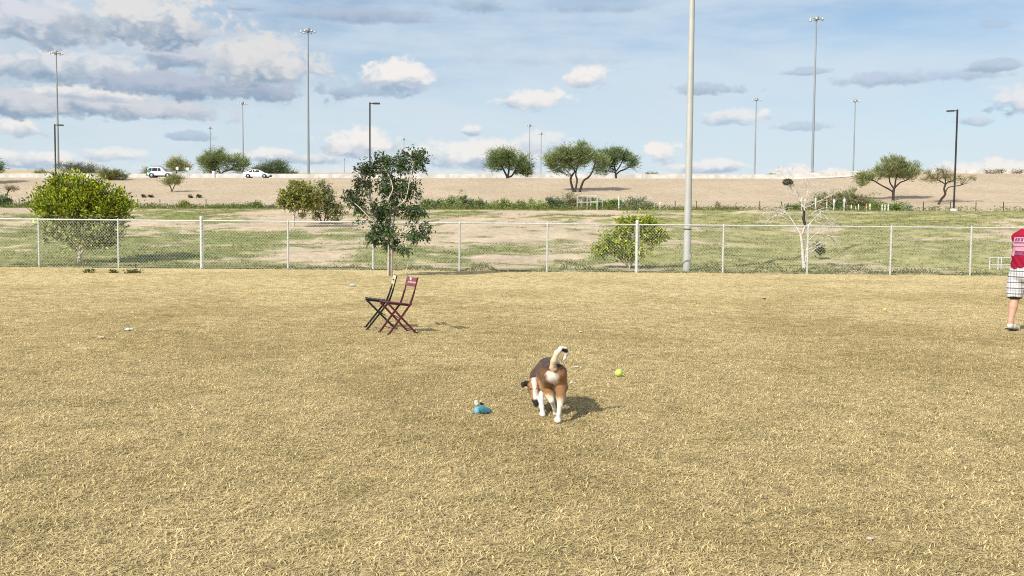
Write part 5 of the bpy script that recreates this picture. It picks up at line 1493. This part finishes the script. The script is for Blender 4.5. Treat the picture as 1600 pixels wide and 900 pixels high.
# trunk, neck, head leaning forward a little
bd.chain([(V3(0, -.01, .95), .135), (V3(0, .0, 1.10), .125), (V3(0, .02, 1.28), .145), (V3(0, .03, 1.40), .125)], .06, 'skin', ((0, 1, 0), 1.25))
bd.cap(V3(-.13, .03, 1.40), .058, V3(.13, .03, 1.40), .058, .05, 'skin')
bd.chain([(V3(0, .03, 1.46), .062), (V3(0, 0.150, 1.58), .055)], .03, 'skin')
bd.cap(V3(0, 0.165, 1.69), .094, V3(0, 0.185, 1.66), .090, .03, 'skin'); bd.cap(V3(0, 0.210, 1.61), .058, V3(0, 0.235, 1.585), .042, .03, 'skin')
bd.cap(V3(0, 0.275, 1.665), .012, V3(0, 0.290, 1.635), .017, .012, 'skin')
for sg in (-1, 1):
    bd.cap(V3(sg * .092, .165, 1.665), .016, V3(sg * .098, .158, 1.635), .012, .008, 'skin')
    bd.chain([(V3(sg * .145, .03, 1.40), .052), (V3(sg * .145, .15, 1.19), .043), (V3(sg * .15, .17, 1.15), .042)], .03, 'skin')
    bd.chain([(V3(sg * .15, .17, 1.15), .041), (V3(sg * .12, .26, 1.13), .034), (V3(sg * .10, .33, 1.13), .026)], .02, 'skin')
    bd.cap(V3(sg * .095, .345, 1.13), .028, V3(sg * .075, .39, 1.12), .030, .02, 'skin', False, ((0, 0, 1), 1.3))
    for k in range(4):
        z = 1.15 - k * .018; ln = (.030, .036, .033, .026)[k]
        bd.chain([(V3(sg * .07, .41, z), .0095), (V3(sg * .055, .41 + ln, z - .004), .0088), (V3(sg * .03, .425 + ln * .8, z - .012), .008)], .004, 'skin')
    bd.chain([(V3(sg * .085, .36, 1.155), .011), (V3(sg * .06, .385, 1.175), .010), (V3(sg * .045, .41, 1.175), .0085)], .006, 'skin')
def skincol(v):
    c = np.tile(np.array(SKIN), (len(v), 1))
    for sg in (-1, 1):
        c[np.linalg.norm(v - V3(sg * .034, .258, 1.675), axis=1) < .012] = (.05, .04, .035)
    m = np.linalg.norm((v - V3(0, .275, 1.595)) * V3(.6, 1, 2), axis=1) < .016
    c[m] = (.38, .15, .12)
    return c
link_mesh('body', bd.mesh('body', None, skincol), attr_mat('skin', .55, 40, .08, .05, .35), person)
hr = Body(.007)
hr.cap(V3(0, .155, 1.705), .098, V3(0, .165, 1.70), .098, .02); hr.cap(V3(0, .125, 1.66), .075, V3(0, .12, 1.63), .06, .03)
link_mesh('hair', hr.mesh('hair', lambda p: np.maximum((p[..., 1] - .165) - 1.1 * (p[..., 2] - 1.68), 1.60 - p[..., 2])), pm('dark_hair', (.018, .014, .011), (.01, .008, .007), 60, .6, bmp=.5), person)
# shirt
st = Body(.008)
st.chain([(V3(0, -.022, .90), .176), (V3(0, -.018, 1.08), .164), (V3(0, .008, 1.28), .170), (V3(0, .025, 1.40), .140)], .05, 's', ((0, 1, 0), 1.2))
st.cap(V3(-.06, .028, 1.455), .068, V3(-.14, .028, 1.40), .075, .05); st.cap(V3(.06, .028, 1.455), .068, V3(.14, .028, 1.40), .075, .05)
for sg in (-1, 1): st.chain([(V3(sg * .145, .03, 1.40), .072), (V3(sg * .145, .13, 1.22), .062)], .03)
def wr(p): return .007 * np.sin(p[..., 2] * 42 + p[..., 0] * 22 + 3 * np.sin(p[..., 0] * 14)) * np.clip((1.35 - p[..., 2]) * 3, .15, 1)
def shirt_cut(p):
    neck = .068 - np.hypot(p[..., 0], p[..., 1] - .045) - np.maximum(0, 1.47 - p[..., 2]) * 5
    return np.maximum(np.maximum(.955 + .01 * np.sin(p[..., 0] * 25) - p[..., 2], neck), -10)
f_, lo_ = st.field(shirt_cut)
ax_ = [lo_[c] + st.h * np.arange(f_.shape[c]) for c in range(3)]
f_ = f_ + wr(np.stack(np.meshgrid(*ax_, indexing='ij'), -1))
sv, sq = nets(f_, lo_, st.h)
m_shirt = pm('crimson_jersey', (.31, .013, .042), (.24, .010, .032), 9, .9, spec=.1)
shirt = link_mesh('shirt', mesh_np('shirt', sv, sq, None, True), m_shirt, person)
# the print across the back, pressed onto the cloth
from mathutils.bvhtree import BVHTree
bv = BVHTree.FromPolygons([tuple(x) for x in sv], [tuple(int(i) for i in q) for q in sq])
def print_patch(name, rects, mat, lift):
    b = MB()
    for (x0, z0, x1, z1) in rects:
        nx, nz = max(2, int(abs(x1 - x0) / .012)), max(2, int(abs(z1 - z0) / .012))
        vs = []
        for j in range(nz + 1):
            for i in range(nx + 1):
                o = Vector((x0 + (x1 - x0) * i / nx, -1.0, z0 + (z1 - z0) * j / nz))
                h = bv.ray_cast(o, Vector((0, 1, 0)))
                vs.append((h[0] if h[0] is not None else Vector((o.x, -.1, o.z))) + Vector((0, -lift, 0)))
        b.add(vs, [(j * (nx + 1) + i, j * (nx + 1) + i + 1, (j + 1) * (nx + 1) + i + 1, (j + 1) * (nx + 1) + i) for j in range(nz) for i in range(nx)], True)
    return b.build(name, mat, shirt)
M_PR = pm('faded_pink_print', (.54, .31, .37), (.44, .20, .27), 55, .9)
M_PD = pm('dark_print_ink', (.12, .05, .12), (.22, .06, .13), 70, .9)
print_patch('back_print', [(-.13, 1.27, .13, 1.405), (-.13, 1.20, .13, 1.262), (-.13, 1.13, -.075, 1.20), (.07, 1.13, .13, 1.20)], M_PR, .004)
print_patch('print_lettering', [(-.095 + .05 * k, 1.345, -.06 + .05 * k, 1.395) for k in range(4)] + [(-.10, 1.315, .08, 1.332), (-.13, 1.262, .06, 1.272), (-.065, 1.14, .06, 1.185)], M_PD, .007)
# shorts
sh_ = Body(.008)
sh_.cap(V3(0, -.005, .95), .158, V3(0, -.005, .88), .165, .05, '', False, ((0, 1, 0), 1.12))
sh_.chain([(V3(-.10, 0, .86), .122), (V3(-.112, -.02, .66), .112), (V3(-.116, -.03, .50), .108)], .03)
sh_.chain([(V3(.10, .0, .86), .122), (V3(.114, .07, .66), .112), (V3(.118, .11, .50), .108)], .03)
f_, lo_ = sh_.field(lambda p: np.maximum(.515 + .12 * (p[..., 1]) * 0 - p[..., 2], p[..., 2] - .985))
ax_ = [lo_[c] + sh_.h * np.arange(f_.shape[c]) for c in range(3)]
PP = np.stack(np.meshgrid(*ax_, indexing='ij'), -1)
f_ = f_ + .006 * np.sin(PP[..., 0] * 40 + PP[..., 2] * 9) * np.clip((.9 - PP[..., 2]) * 3, 0, 1)
v_, q_ = nets(f_, lo_, sh_.h)
m_pl, t_, b_ = new_mat('plaid_cotton')
tcn = nd(t_, 'ShaderNodeTexCoord'); spn = nd(t_, 'ShaderNodeSeparateXYZ'); t_.links.new(tcn.outputs['Object'], spn.inputs[0])
def stripes(src, period, lo, hi, ofs=0.0):
    fr = mth(t_, 'FRACT', mth(t_, 'MULTIPLY_ADD', src, 1 / period, ofs + 20))
    return mth(t_, 'MULTIPLY', mth(t_, 'GREATER_THAN', fr, lo), mth(t_, 'LESS_THAN', fr, hi))
hx = mth(t_, 'ADD', spn.outputs[0], mth(t_, 'MULTIPLY', spn.outputs[1], .6))
c_ = mixc(t_, mth(t_, 'MULTIPLY', stripes(hx, .085, .0, .34), .55), (.66, .64, .65), (.34, .32, .37))
c_ = mixc(t_, mth(t_, 'MULTIPLY', stripes(spn.outputs[2], .085, .0, .36), .45), c_, (.34, .32, .37))
c_ = mixc(t_, mth(t_, 'MULTIPLY', stripes(spn.outputs[2], .085, .50, .70), .95), c_, (.11, .11, .13))
c_ = mixc(t_, mth(t_, 'MULTIPLY', stripes(hx, .085, .56, .68), .7), c_, (.10, .10, .12))
t_.links.new(c_, b_.inputs['Base Color']); b_.inputs['Roughness'].default_value = .9
link_mesh('shorts', mesh_np('shorts', v_, q_, None, True), m_pl, person)
for sg, yy, zz in ((-1, -.02, .5), (1, .115, .5)):
    MB().lathe((sg * .114, yy, .505), [(.102, .012), (.100, -.015), (.085, -.018)], 18).build('shorts_lining', M_BLACK, person)
# shoes and socks
M_SHOE = pm('pale_trainer', (.60, .58, .52), (.50, .48, .43), 26, .8, bmp=.2)
for (hx_, hy, hz, tx, ty_, tz) in ((-.10, -.165, .075, -.10, .055, .042), (.10, .165, .05, .10, .40, .045)):
    b = Body(.006)
    b.chain([(V3(hx_, hy + .02, hz), .040), (V3((hx_ + tx) / 2, (hy + ty_) / 2, (hz + tz) / 2 + .008), .040), (V3(tx, ty_, tz), .038)], .03)
    b.cap(V3(hx_, hy + .03, hz + .02), .041, V3(hx_, hy + .04, hz + .05), .040, .02)
    sn = Vector((0, ty_ - hy, tz - hz)).normalized()
    nrm = Vector((0, -sn.z, sn.y))
    base = V3(hx_, hy, hz)
    shoe = link_mesh('shoe', b.mesh('shoe', lambda p, base=base, nrm=nrm: -(((p - base) @ np.array(nrm)) + .036)), M_SHOE, person)
    c = Vector((hx_, (hy + ty_) / 2 + .0, (hz + tz) / 2)) - nrm * .040
    m = Matrix((Vector((1, 0, 0)), sn, nrm)).transposed()
    MB().box(c, (.078, (Vector((0, ty_ - hy, tz - hz))).length + .07, .018), m=m).build('sole', M_BLACK if hz > .06 else M_WHITE, shoe, bevel=.006)
